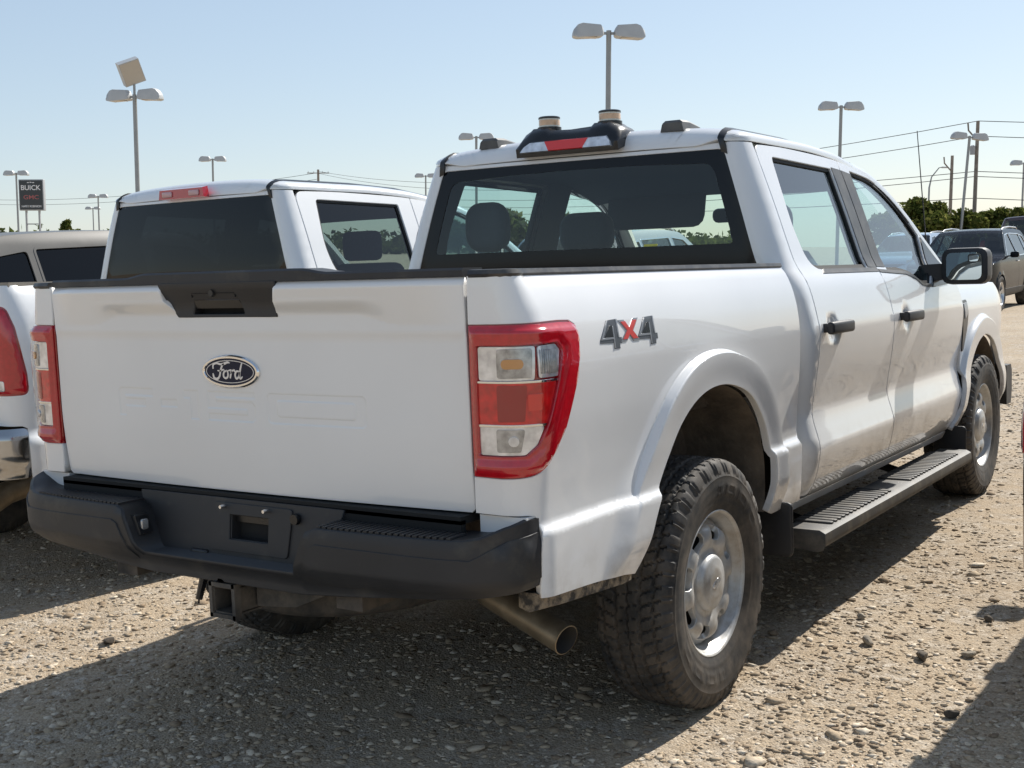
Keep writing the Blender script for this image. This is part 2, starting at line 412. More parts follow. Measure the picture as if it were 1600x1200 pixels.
class MB:
    def __init__(s): s.V = []; s.F = []
    def add(s, V, F):
        n = len(s.V); s.V += [tuple(map(float, v)) for v in V]; s.F += [tuple(i + n for i in f) for f in F]; return s
    def loft(s, rings, cap=True, closed=True):
        rings = [np.asarray(r, float) for r in rings]; n = len(rings[0]); V = np.vstack(rings); F = []
        for i in range(len(rings) - 1):
            for j in range(n if closed else n - 1):
                k = (j + 1) % n; F.append((i*n + j, i*n + k, (i+1)*n + k, (i+1)*n + j))
        if cap and closed: F.append(tuple(range(n))[::-1]); F.append(tuple((len(rings)-1)*n + j for j in range(n)))
        return s.add(V, F)
    def box(s, c, size, rot=None):
        sx, sy, sz = [v/2 for v in size]
        V = np.array([(x, y, z) for x in (-sx, sx) for y in (-sy, sy) for z in (-sz, sz)])
        if rot is not None: V = V @ np.array(rot.to_3x3() if hasattr(rot, 'to_3x3') else rot).T
        return s.add(V + np.array(c), [(0,1,3,2), (4,6,7,5), (0,4,5,1), (2,3,7,6), (0,2,6,4), (1,5,7,3)])
    def rbox(s, c, size, r=.01, n=3, axis=2, rot=None, r2=None):
        """box with rounded upright edges (about axis) and softened ends"""
        a, b, h = {2: (0,1,2), 1: (0,2,1), 0: (1,2,0)}[axis]
        ha, hb, hh = size[a]/2, size[b]/2, size[h]/2
        r = min(r, ha*.98, hb*.98); r2 = min(r*.6 if r2 is None else r2, hh*.9, r*.98)
        def ring(inset, z):
            out = []
            for cx, cy, a0 in ((1,1,0), (-1,1,90), (-1,-1,180), (1,-1,270)):
                for k in range(n+1):
                    t = R(a0 + 90*k/n); rr = max(r - inset, 1e-4)
                    q = [0,0,0]; q[a] = cx*(ha - r) + rr*math.cos(t); q[b] = cy*(hb - r) + rr*math.sin(t); q[h] = z; out.append(q)
            return np.array(out)
        rings = []
        for k in range(n+1):
            t = R(90*k/n); rings.append(ring(r2*(1 - math.sin(t)), -hh + r2*(1 - math.cos(t))))
        for k in range(n+1):
            t = R(90*k/n); rings.append(ring(r2*(1 - math.cos(t)), hh - r2*(1 - math.sin(t))))
        if axis == 1: rings = [g[::-1] for g in rings]
        if rot is not None: rings = [g @ np.array(rot.to_3x3()).T for g in rings]
        return s.loft([g + np.array(c) for g in rings])
    def tube(s, path, r, n=10, cap=True):
        P = np.asarray(path, float); rs = r if hasattr(r, '__len__') else [r]*len(P); rings = []; up = None
        for i in range(len(P)):
            t = P[min(i+1, len(P)-1)] - P[max(i-1, 0)]; t /= np.linalg.norm(t) + 1e-12
            if up is None: up = np.array((0,0,1.)) if abs(t[2]) < .9 else np.array((1.,0,0))
            a = np.cross(t, up); a /= np.linalg.norm(a); b = np.cross(a, t); up = b
            th = np.linspace(0, 2*np.pi, n, endpoint=False)
            rings.append(P[i] + rs[i]*(np.cos(th)[:, None]*a + np.sin(th)[:, None]*b))
        return s.loft(rings, cap)
    def lathe(s, prof, c=(0,0,0), axis=0, n=48, cap=False):
        """prof: (along axis, radius)"""
        rings = []
        th = np.linspace(0, 2*np.pi, n, endpoint=False); ca, sa = np.cos(th), np.sin(th)
        for h, r in prof:
            q = np.zeros((n, 3)); q[:, axis] = h; q[:, (axis+1) % 3] = r*ca; q[:, (axis+2) % 3] = r*sa; rings.append(q + np.array(c))
        return s.loft(rings, cap)
    def prism(s, poly, a, b, axis=1, map3=None):
        """polygon in the two other axes (in order) extruded a..b"""
        P = np.asarray(poly, float); o = [i for i in range(3) if i != axis]
        def ring(h):
            q = np.zeros((len(P), 3)); q[:, o[0]] = P[:, 0]; q[:, o[1]] = P[:, 1]; q[:, axis] = h; return q
        return s.loft([ring(a), ring(b)])
    def build(s, name, m, parent=None, angle=35):
        return link_mesh(name, s.V, s.F, m, parent, angle=angle)

def text_mesh(txt, size, bold=0.):
    cu = bpy.data.curves.new('t', 'FONT'); cu.body = txt; cu.size = size; cu.align_x = 'CENTER'; cu.align_y = 'CENTER'; cu.offset = bold; cu.extrude = .01*size
    o = bpy.data.objects.new('t', cu); col.objects.link(o)
    bpy.context.view_layer.update()
    me = bpy.data.meshes.new_from_object(o.evaluated_get(bpy.context.evaluated_depsgraph_get()))
    bpy.data.objects.remove(o); bpy.data.curves.remove(cu)
    V = np.array([tuple(v.co) for v in me.vertices]); F = [tuple(p.vertices) for p in me.polygons]; bpy.data.meshes.remove(me)
    return V, F
# ------------------------------------------------------------------ pickup: shared builders
def rake(V): V[:, 2] -= RAKE * V[:, 1]; return V
def mir(f):
    def g(u, v): P = f(u, v); P = P.copy(); P[..., 0] *= -1; return P
    return g
DOOR_TOP = spline([(1.06,1.868),(1.34,1.872),(1.88,1.860),(2.16,1.830),(2.36,1.790),(2.56,1.712),(2.75,1.598),(2.91,1.488),(3.05,1.402)], 6)
def door_top(y): return np.interp(y, DOOR_TOP[:, 0], DOOR_TOP[:, 1])
Y_R, Y_S, Y_F = .962, 1.925, 3.215
def rear_door_outline():
    t = [(y, door_top(y)) for y in np.linspace(Y_S-.004, 1.06, 14)]
    return np.vstack([[(Y_R+.06,.508),(Y_S-.004,.508)], t, arcpts(Y_R+.06,1.81,.056,90,180,8), [(Y_R+.004,.56)], arcpts(Y_R+.05,.554,.046,180,270,6)])
def front_door_outline():
    t = [p for p in DOOR_TOP[::-1] if p[0] > Y_S + .03]
    return np.vstack([[(Y_S+.004,.508),(3.10,.508)], arcpts(3.10,.56,.052,-90,0,5), [(Y_F-.01,.72),(Y_F,.80),(Y_F,1.20),(Y_F-.02,1.285),(3.12,1.345)], t, [(Y_S+.004, door_top(Y_S))]])
REAR_WIN = roundp([(1.115,1.380),(1.800,1.380),(1.800,1.818),(1.110,1.828),(1.068,1.56)], [.13,.012,.015,.03,.4], 6)
FRONT_WIN = np.vstack([[(2.055,1.368),(2.24,1.362)], spline([(2.36,1.350),(2.42,1.335),(2.50,1.303),(2.56,1.292)],4), [(2.66,1.292)],
                       spline([(2.74,1.34),(2.80,1.44),(2.83,1.535)],4), spline([(2.72,1.622),(2.60,1.692),(2.47,1.754),(2.33,1.795),(2.18,1.812)],4), [(2.052,1.822)]])
FRONT_GLASS_HOLE = np.vstack([FRONT_WIN])

def add_cab(root, paint, F150=True, glass_r='side_glass', glass_back='rear_glass'):
    """cab of a crew-cab pickup: returns dict of parts"""
    parts = {}
    for s in (1, -1):
        f = cab_side if s > 0 else mir(cab_side); fl = s < 0
        rd = panel('rear_door', rear_door_outline(), f, paint, root, [REAR_WIN], sp=.028, flip=fl)
        fd = panel('front_door', front_door_outline(), f, paint, root, [FRONT_WIN], sp=.030, flip=fl)
        inr = lambda u, v, f=f, s=s: f(u, v) - np.array([s*.018, 0, 0]); ins = lambda u, v, f=f, s=s: f(u, v) - np.array([s*.010, 0, 0])
        for d, W in ((rd, REAR_WIN), (fd, FRONT_WIN)):
            panel('window_seal', offset_poly(W, -.006), ins, 'seal_black', d, [offset_poly(W, .016)], sp=.03, depth=.02, r=.002, flip=fl)
            panel('window_glass', offset_poly(W, .004), inr, glass_r, d, sp=.06, depth=0, flip=fl)
        if F150:
            for d, (a, b) in ((rd, (1.806, Y_S-.006)), (fd, (Y_S+.006, 2.046))):
                panel('pillar_trim', [(a,1.384),(b,1.380),(b,door_top(b)-.042),(a,door_top(a)-.042)], f, 'pillar_grey', d, sp=.05, depth=.006, r=.002, flip=fl, lift=.003)
            panel('belt_trim', [(1.20,1.364),(Y_S-.006,1.362),(Y_S-.006,1.380),(1.23,1.381)], f, 'pillar_grey', rd, sp=.05, depth=.006, r=.002, flip=fl, lift=.003)
            panel('belt_trim', [(Y_S+.006,1.359),(2.30,1.344),(2.42,1.321),(2.50,1.290),(2.60,1.277),(2.66,1.277),(2.66,1.291),(2.56,1.291),(2.50,1.302),(2.42,1.334),(2.30,1.358),(Y_S+.006,1.372)], f, 'pillar_grey', fd, sp=.04, depth=.006, r=.002, flip=fl, lift=.003)
            panel('mirror_sail', [(2.67,1.275),(2.99,1.285),(3.05,1.385),(2.92,1.470),(2.845,1.522),(2.81,1.44),(2.75,1.335)], f, 'smooth_black', fd, sp=.05, depth=.008, r=.003, flip=fl, lift=.005)
        for d, cy in ((rd, DIMPLES[0][0]), (fd, DIMPLES[1][0])):
            if not F150: break
            x0 = s*(.992)
            hm = MB().rbox((x0 + s*.030, cy, 1.158), (.030,.255,.048), .013, 4, axis=1, r2=.010)
            hm.rbox((x0 + s*.004, cy-.10, 1.158), (.05,.035,.034), .008); hm.rbox((x0 + s*.004, cy+.105, 1.158), (.05,.03,.03), .008)
            hm.build('handle', 'black_plastic', d, 40)
        parts['fd', s], parts['rd', s] = fd, rd
        # rocker below the doors
        rk = panel('rocker_panel', [(.86,.468),(3.10,.468),(3.10,.502),(.86,.502)], lambda y, z, s=s: np.stack([s*(.900+.5*(z-.468)), y, z+0*y], -1), paint, root, sp=.05, flip=fl)
    # back of the cab
    zs = np.linspace(.52, 1.870, 40)
    us = np.array([1.047 + (Y_R - .004 - float(CAB_Y(z)) - RC) for z in zs])
    ut = np.linspace(.98,-.98,41)[1:-1]; zt = 1.8715 - .0095*(1 - sstep(.66,.90,np.abs(ut)))
    ol = np.vstack([np.c_[us, zs], np.c_[ut, zt], np.c_[-us[::-1], zs[::-1]]])
    gl = roundp([(-.878,1.345),(.878,1.345),(.876,1.850),(-.876,1.850)], [.02,.02,.03,.03], 4)
    cb = panel('cab_back', ol, cab_back, paint, root, [gl], sp=.035)
    ztop = lambda u: 1.812 - .018*(np.abs(u)/.8)**2
    if F150:
        cl = roundp([(-.80,1.488),(.80,1.488),(.795,1.796),(.4,1.808),(0,1.812),(-.4,1.808),(-.795,1.796)], [.02,.02,.05,1,1,1,.05], 5)
        bd = panel('rear_window_border', offset_poly(gl, .003), lambda u, v: cab_back(u, v) + np.array([0,.004,0]), 'gloss_black', root, [cl], sp=.04, depth=.004, r=.001)
        panel('rear_window', offset_poly(cl, -.004), lambda u, v: cab_back(u, v) + np.array([0,.006,0]), glass_back, root, sp=.08, depth=0)
    else:
        panel('rear_window', offset_poly(gl, .004), lambda u, v: cab_back(u, v) + np.array([0,.004,0]), glass_back, root, sp=.08, depth=0)
    # roof
    H = math.pi/2
    yy = np.linspace(ROOF_Y0+.0005, 2.34, 30)
    ol = np.vstack([[(-H, yy[0]), (H, yy[0])], [(H, y) for y in yy[1:]], [(a, 2.34) for a in np.linspace(H, -H, 20)], [(-H, y) for y in yy[::-1][:-1]]])
    ex = np.array([(a, y) for a in np.r_[np.linspace(-1.57,-1.2,12), np.linspace(1.2,1.57,12)] for y in np.linspace(.86,2.3,30)]
                  + [(a, ROOF_Y0+t) for a in np.linspace(-1.5,1.5,40) for t in (.002,.006,.012,.02,.032,.048,.07,.1)])
    rf = panel('roof', ol, roof_map, paint, root, sp=.07, depth=.02, extra=ex)
    parts['roof'] = rf
    for s in (1, -1):                                             # ditch mouldings
        aa = s*1.13
        def rw(y):
            t = max(RC - max(y - ROOF_Y0, 0), 0); return ROOF_W/.99*((.99-RC) + math.sqrt(max(RC*RC - t*t, 0)))
        P = [cab_back(np.array([s*.876]), np.array([1.832]))[0]]
        for y in (ROOF_Y0+.001, ROOF_Y0+.005, ROOF_Y0+.012, ROOF_Y0+.022, ROOF_Y0+.04, ROOF_Y0+.07, 1.0, 1.2, 1.5, 1.9, 2.2, 2.33):
            P.append(roof_map(np.array([s*math.asin(min(.652/rw(y), .995))]), np.array([y]))[0])
        rings = []
        for p in P:
            i = len(rings); q0, q1 = P[max(i-1,0)], P[min(i+1,len(P)-1)]; d_ = (q1-q0)/np.linalg.norm(q1-q0)
            t = np.array([s*.93,0,-.36]); n = np.cross(t, d_)*s; n /= np.linalg.norm(n); n = n if n[2]-n[1] > 0 else -n
            rings.append([p - t*.014 - n*.006, p - t*.013 + n*.0045, p + t*.013 + n*.0045, p + t*.014 - n*.006])
        MB().loft(rings).build('roof_moulding', 'smooth_black', rf, 60)
        # windscreen pillar
        pa = spline([(ROOF_W*.985,2.20,1.842),(.752,2.36,1.805),(.785,2.56,1.728),(.825,2.75,1.616),(.86,2.91,1.506),(.885,3.05,1.420),(.90,3.16,1.35)], 4)
        rings = [[p + np.array((s*a, b*.5, c)) * 1 for a, b, c in ((.004,0,-.014),(.003,.01,.008),(-.02,.04,.030),(-.07,.07,.030),(-.07,.06,-.01))] for p in pa * np.array([s,1,1])]
        MB().loft(rings).build('windscreen_pillar', paint, root, 50)
    def ws(a, t):
        w = .80 + (.655-.80)*t; y = 3.24 + (2.30-3.24)*t - .10*a*a*(1-.3*t); z = 1.345 + (1.866-1.345)*t + .03*t*(1-t)
        return np.stack([w*a, y, z + 0*a], -1)
    panel('windscreen', [(-1,0),(1,0),(1,1),(-1,1)], ws, 'wind_glass', root, sp=.12, depth=0, flip=True)
    MB().loft([[ws(np.array([a]), np.array([1.0]))[0] + np.array(o) for o in ((0,-.06,.006),(0,.02,-.004),(0,.0,-.03),(0,-.06,-.02))] for a in np.linspace(-1.02,1.02,12)]).build('roof_header', paint, root, 40)
    # dark inner shell behind the shut lines, floor, firewall
    for s in (1, -1):
        f = cab_side if s > 0 else mir(cab_side)
        g = lambda u, v, f=f, s=s: f(u, v) - np.array([s*.055, 0, 0])
        ol = np.vstack([[(.90,.49),(3.2,.49),(3.2,1.33)], [(p[0], p[1]-.012) for p in DOOR_TOP[::-1]], [(.90,1.80)]])
        panel('door_lining', ol, g, 'interior', root, [offset_poly(REAR_WIN,-.012), offset_poly(FRONT_WIN,-.012)], sp=.06, depth=0, flip=s < 0)
        panel('jamb_shade', [(.905,.50),(1.02,.50),(1.02,1.84),(.905,1.84)], lambda u, v, f=f, s=s: f(u, v) - np.array([s*.028,0,0]), 'gap_dark', root, sp=.1, depth=0, flip=s < 0)  # near-black in place of body colour, painting the shade inside the shut lines
        panel('jamb_shade', [(Y_S-.06,.50),(Y_S+.06,.50),(Y_S+.06,1.80),(Y_S-.06,1.80)], lambda u, v, f=f, s=s: f(u, v) - np.array([s*.026,0,0]), 'gap_dark', root, sp=.1, depth=0, flip=s < 0)
    MB().box((0,2.0,.53),(1.7,2.4,.04)).box((0,3.2,.93),(1.7,.06,.85)).box((0,.90,.90),(1.6,.03,.80)).build('floor_pan', 'interior', root)
    panel('headliner', [(-1.5,ROOF_Y0+.03),(1.5,ROOF_Y0+.03),(1.5,2.34),(-1.5,2.34)], lambda a, y: roof_map(a, y)*np.array([.965,1,1]) - np.stack([0*a,0*a,.03+.055*np.maximum(np.cos(a),0)**.6 + .03*sstep(2.0,2.34,y)],-1), 'headliner', root, sp=.12, depth=0, flip=True)
    return parts

def headrest(root, x, y, z, w=.27, h=.19, d=.10):
    hb = MB().rbox((x, y, z), (w, d, h), .075, 5, axis=1, r2=.045).build('headrest', 'seat_cloth', root, 60)
    for dx in (-.07,.07): MB().tube([(x+dx,y,z-.22),(x+dx,y,z-.05)], .006, 6).build('headrest_post', 'bright_bolt', hb)
def add_interior(root):
    for x in (-.45, .45):
        MB().rbox((x,2.12,.86),(.52,.50,.16),.06).build('front_seat', 'seat_cloth', root, 60)
        MB().loft([[(x+sx*w, y+sy*.06, z) for sx, sy in ((-.9,-1),(-1,-.3),(-1,.6),(-.8,1),(.8,1),(1,.6),(1,-.3),(.9,-1))]
                   for w, y, z in ((.22,1.90,.85),(.26,1.86,.95),(.265,1.82,1.2),(.25,1.78,1.38),(.20,1.765,1.46),(.14,1.762,1.475))]).build('seat_back', 'seat_cloth', root, 60)
        headrest(root, x, 1.75, 1.585, .29, .20)
    MB().rbox((0,1.22,.84),(1.5,.50,.18),.05).build('rear_bench', 'seat_cloth', root, 60)
    MB().rbox((0,.99,1.18),(1.46,.14,.56),.05, axis=1).build('rear_seat_back', 'seat_cloth', root, 60)
    headrest(root, -.545, 1.03, 1.605, .215, .22)
    db = MB().loft([[(x, y, z) for y, z in ((2.72,1.02),(2.68,1.16),(2.72,1.27),(2.9,1.315),(3.15,1.30),(3.15,1.0))] for x in np.linspace(-.80,.80,5)]).build('dashboard', 'interior', root, 40)
    th = np.linspace(0, 2*np.pi, 25)
    wh = MB().tube([(-.42+.185*math.cos(t), 2.56+.185*math.sin(t)*.42, 1.22+.185*math.sin(t)*.9) for t in th], .016, 8, False)
    wh.rbox((-.42,2.57,1.22),(.12,.05,.10),.03,axis=1)
    for a in (.1, 3.04, 4.71): wh.tube([(-.42,2.57,1.22),(-.42+.18*math.cos(a),2.56+.18*math.sin(a)*.42,1.22+.18*math.sin(a)*.9)], .012, 6)
    wh.build('steering_wheel', 'interior', root)
    MB().rbox((-.345,2.30,1.74),(.56,.025,.27),.06,axis=1,rot=Matrix.Rotation(R(-14),4,'X')).build('sun_visor', 'interior', root)
    MB().rbox((.42,2.33,1.765),(.42,.14,.022),.02).build('sun_visor', 'headliner', root)
    MB().rbox((0,2.52,1.67),(.25,.03,.075),.03,axis=1).tube([(0,2.54,1.69),(0,2.60,1.72)],.008,6).build('interior_mirror', 'gloss_black', root)
    MB().rbox((0,2.30,.95),(.26,.8,.34),.04).build('console', 'interior', root)

# tyre and wheel, axis x, outside at +x, centre at origin
def tyre_mesh(rad=.402, hw=.133, bead=.226, tread=True, nth=480):
    k = rad/.402
    half = [(.100,bead-.004),(.108,bead+.004),(.119,bead+.028),(.1275,bead+.062),(.1315,.318),(.1305,.340),(.127,.358),(.122,.372),(.117,.381),(.112,.388),(.106,.3935),(.098,.3968)]
    half = [(x*hw/.133, (r if r < .3 else r*k)) for x, r in half]
    q = np.array(half); d = np.r_[0, np.cumsum(np.hypot(*np.diff(q, axis=0).T))]; dd = np.linspace(0, d[-1], 34)
    side = np.c_[np.interp(dd, d, q[:, 0]), np.interp(dd, d, q[:, 1])]
    xs = np.linspace(.098*hw/.133, -.098*hw/.133, 56)[1:-1]; mid = np.c_[xs, (.4025 - .0057*(xs/(.098*hw/.133))**2)*k]
    prof = np.vstack([side, mid, side[::-1]*[-1,1]])
    th = np.linspace(0, 2*np.pi, nth, endpoint=False)
    T, J = np.meshgrid(th, np.arange(len(prof)), indexing='ij'); X = prof[J, 0]; Rr = prof[J, 1].copy()
    if tread:
        s = X / hw; pitch = 62; ph = (T * pitch / (2*np.pi))
        zig = .045*np.abs(((ph) % 1)*2 - 1)
        g = np.zeros_like(X); ontread = Rr > .392*k
        for c0, w in ((-.30,.05),(.30,.05),(.0,.022),(-.62,.045),(.62,.045)):
            e = np.abs(s - c0 - (zig-.022)*(1 if c0 >= 0 else -1)); g = np.maximum(g, 1 - sstep(w*.6, w, e))
        sl = np.abs(((ph + s*1.3*np.sign(s)) % 1) - .5); band = (np.abs(s) > .62) | (np.abs(np.abs(s)-.46) < .12)
        g = np.maximum(g, (1 - sstep(.07, .12, sl)) * band)
        sl2 = np.abs(((ph + .35 + s*.8) % 1) - .5); g = np.maximum(g, .7*(1 - sstep(.03, .06, sl2)) * (np.abs(s) < .3))
        Rr -= .0085 * g * ontread
        # shoulder lugs down the sidewall
        sh = sstep(.352*k, .358*k, Rr) * (1 - sstep(.390*k, .394*k, Rr))
        lug = sstep(.16, .22, np.abs(((ph*.5) % 1) - .5)); lug2 = sstep(.10,.16, np.abs(((ph+.2) % 1) - .5))
        X = X + np.sign(X) * sh * .0042 * (lug*lug2 - .4)
        Rr -= .002*sh*(1-lug)
        # raised rings and letter-like blocks on the sidewall
        ring = (np.abs(Rr - .262) < .0022) | (np.abs(Rr - .345*k) < .002)
        X = X + np.sign(X) * ring * .0015
        let = (np.abs(Rr - .302) < .017) & (((T*9/np.pi) % 1) > .22) & ((T % np.pi) < 1.25)
        let &= ~((np.abs(Rr - .302) < .008) & (((T*9/np.pi) % 1) > .42) & (((T*9/np.pi) % 1) < .8))
        X = X + np.sign(X) * let * .0014
    V = np.stack([X, Rr*np.cos(T), Rr*np.sin(T)], -1).reshape(-1, 3); n = len(prof); F = []
    for i in range(nth):
        a, b = i*n, ((i+1) % nth)*n
        F += [(a+j, b+j, b+j+1, a+j+1) for j in range(n-1)]
    return V, F
def make_wheel(parent, style='steel'):
    """wheel > tyre, rim, wheel_disc, centre_cap ; wheel is an Empty child"""
    w = empty('wheel'); w.parent = parent
    if style == 'steel':
        V, F = tyre_mesh(); ty = link_mesh('tyre', V, F, 'rubber', w, angle=28)
        MB().lathe([(-.10,.20),(-.10,.232),(-.096,.232),(-.085,.208),(.055,.204),(.078,.212),(.092,.222),(.103,.2225),(.110,.229),(.112,.2325),(.110,.2355),(.103,.2355),(.098,.232)], n=72).build('rim', 'wheel_silver', w, 50)
        hl = []
        for k in range(8):
            c = 2*math.pi*k/8 + .15; p = []
            for r_, h_ in ((.138,.19),(.163,.225),(.190,.205)): p.append((r_, -h_))
            for r_, h_ in ((.190,.205),(.163,.225),(.138,.19)): p.append((r_, h_))
            p = [(r_*math.cos(c+a), r_*math.sin(c+a)) for r_, a in p]
            hl.append(roundp(p, .012, 4))
        prof = cubic([0,.085,.098,.108,.125,.150,.178,.192,.206],[.086,.086,.084,.083,.090,.094,.086,.066,.052])
        th8 = lambda u, v: np.arctan2(v, u)
        def dm(u, v):
            r_ = np.hypot(u, v); x = prof(r_) + .004*np.cos(8*(np.arctan2(v, u)-.15)+math.pi)*sstep(.105,.14,r_)*(1-sstep(.172,.195,r_))
            return np.stack([x, u, v], -1)
        disc = panel('wheel_disc', arcpts(0,0,.206,0,355,60), dm, 'wheel_silver', w, hl, sp=.011, depth=.016, r=.004)
        cap = MB().lathe([(.060,.096),(.094,.091),(.103,.085),(.107,.076),(.1075,.058),(.111,.052),(.1125,.042),(.113,.0)], n=40).build('centre_cap', 'wheel_silver', w, 50)
        el = np.linspace(0, 2*np.pi, 28, endpoint=False)
        MB().loft([np.c_[np.full(28,.1115), .030*np.cos(el), .013*np.sin(el)], np.c_[np.full(28,.1145), .029*np.cos(el), .012*np.sin(el)]]).build('cap_emblem', 'clear_dark', w)
        MB().lathe([(-.08,.16),(.0,.165),(.012,.155),(.012,.0)], n=32).build('brake_drum', 'dark_metal', w)
        MB().lathe([(.010,.2035),(.014,.2035),(.014,.10)], n=40).build('opening_shade', 'gap_dark', w)  # dark disc added behind the wheel openings to make them look shaded
    else:
        V, F = tyre_mesh(.365, .118, .235, False, 64); link_mesh('tyre', V, F, 'rubber', w, angle=40)
        MB().lathe([(-.09,.21),(.055,.212),(.09,.228),(.1,.236),(.102,.240),(.096,.242)], n=40).build('rim', 'alloy', w, 50)
        m = MB()
        for k in range(5):
            c = 2*math.pi*k/5 + .3
            for da in (-.11, .11):
                a0, a1 = c, c + da
                p0 = np.array((.06, .05*math.cos(a0), .05*math.sin(a0))); p1 = np.array((.085, .225*math.cos(a1), .225*math.sin(a1)))
                t = np.array((0, -math.sin(c), math.cos(c)))
                m.loft([[p0 - t*.018, p0 + t*.018, p0 + t*.018 - (.03,0,0), p0 - t*.018 - (.03,0,0)], [p1 - t*.02, p1 + t*.02, p1 + t*.02 - (.03,0,0), p1 - t*.02 - (.03,0,0)]])
        m.lathe([(.045,.06),(.072,.055),(.075,0)], n=20); m.build('spokes', 'alloy', w, 40)
        MB().lathe([(0,.20),(.0,.0)], n=30).build('brake_disc', 'dark_metal', w)
    return w
def copy_wheel(w, parent, loc, left=False):
    c = copy_tree(w, parent); c.location = loc; c.rotation_euler = (rng.uniform(0,6.28) if False else 0, 0, math.pi if left else 0); return c
# ------------------------------------------------------------------ the white pickup in front
truck = empty('pickup_truck')
tag(truck, 'white crew-cab pickup with amber beacons on its roof and red X badge on the bed', 'pickup truck')
XF[0] = rake
cabp = add_cab(truck, 'white_paint')
add_interior(truck)
PK = truck

# ---- bed sides and tail lamps
LIGHT = np.vstack([[(.008,.893)], spline([(.08,.892),(.15,.894),(.195,.903),(.235,.927),(.268,.962)],4), spline([(.30,1.00),(.345,1.09),(.372,1.17),(.385,1.235)],4), spline([(.378,1.262),(.355,1.272)],3), [(.30,1.274),(.008,1.272)]])
UY = bed_path.u_of_y
def bed_outline():
    e = UY(BED_END)
    arch = np.array([(UY(y), z) for y, z in ARCH])
    rear = [(.006,.800),(.15,.797),(.172,.794),(.181,.786),(.186,.772),(.190,.752),(.184,.70),(.178,.60),(.180,.585)]
    low = [(UY(-.80),.572),(UY(-.62),.558)]
    return np.vstack([rear, low, arch, [(UY(.50),.53),(e,.53),(e,1.395)], [(u, 1.395) for u in np.linspace(e-.1,.05,30)], [(.006,1.393)]])
BED_OL = bed_outline()
fine = np.array([(y, z) for y in np.arange(-.62,.66,.013) for z in np.arange(.55,1.18,.013)]); d_ = dist_poly(fine, ARCH, False); fine = fine[(d_ < .055) | (d_ > .145)]; fine = np.array([(UY(y), z) for y, z in fine])
off_arc = []
for dd_ in (.06,.072,.082,.088,.093,.098,.103,.108,.113,.118,.126,.14):
    q_ = offset_poly(np.vstack([ARCH, [(.468,.0),(-.545,.0)]]), -dd_)[:-2]
    q_ = resample(spline(q_[::6],4), .011, False); off_arc += [(UY(y), z) for y, z in q_ if z > .56]
off_arc = np.array(off_arc)
fine2 = np.array([(u, z) for u in np.arange(.05,.24,.011) for z in np.arange(.6,1.39,.02)])
fine3 = np.array([(UY(y), z) for y in np.arange(-1.0,-.5,.02) for z in np.arange(.70,.80,.008)])
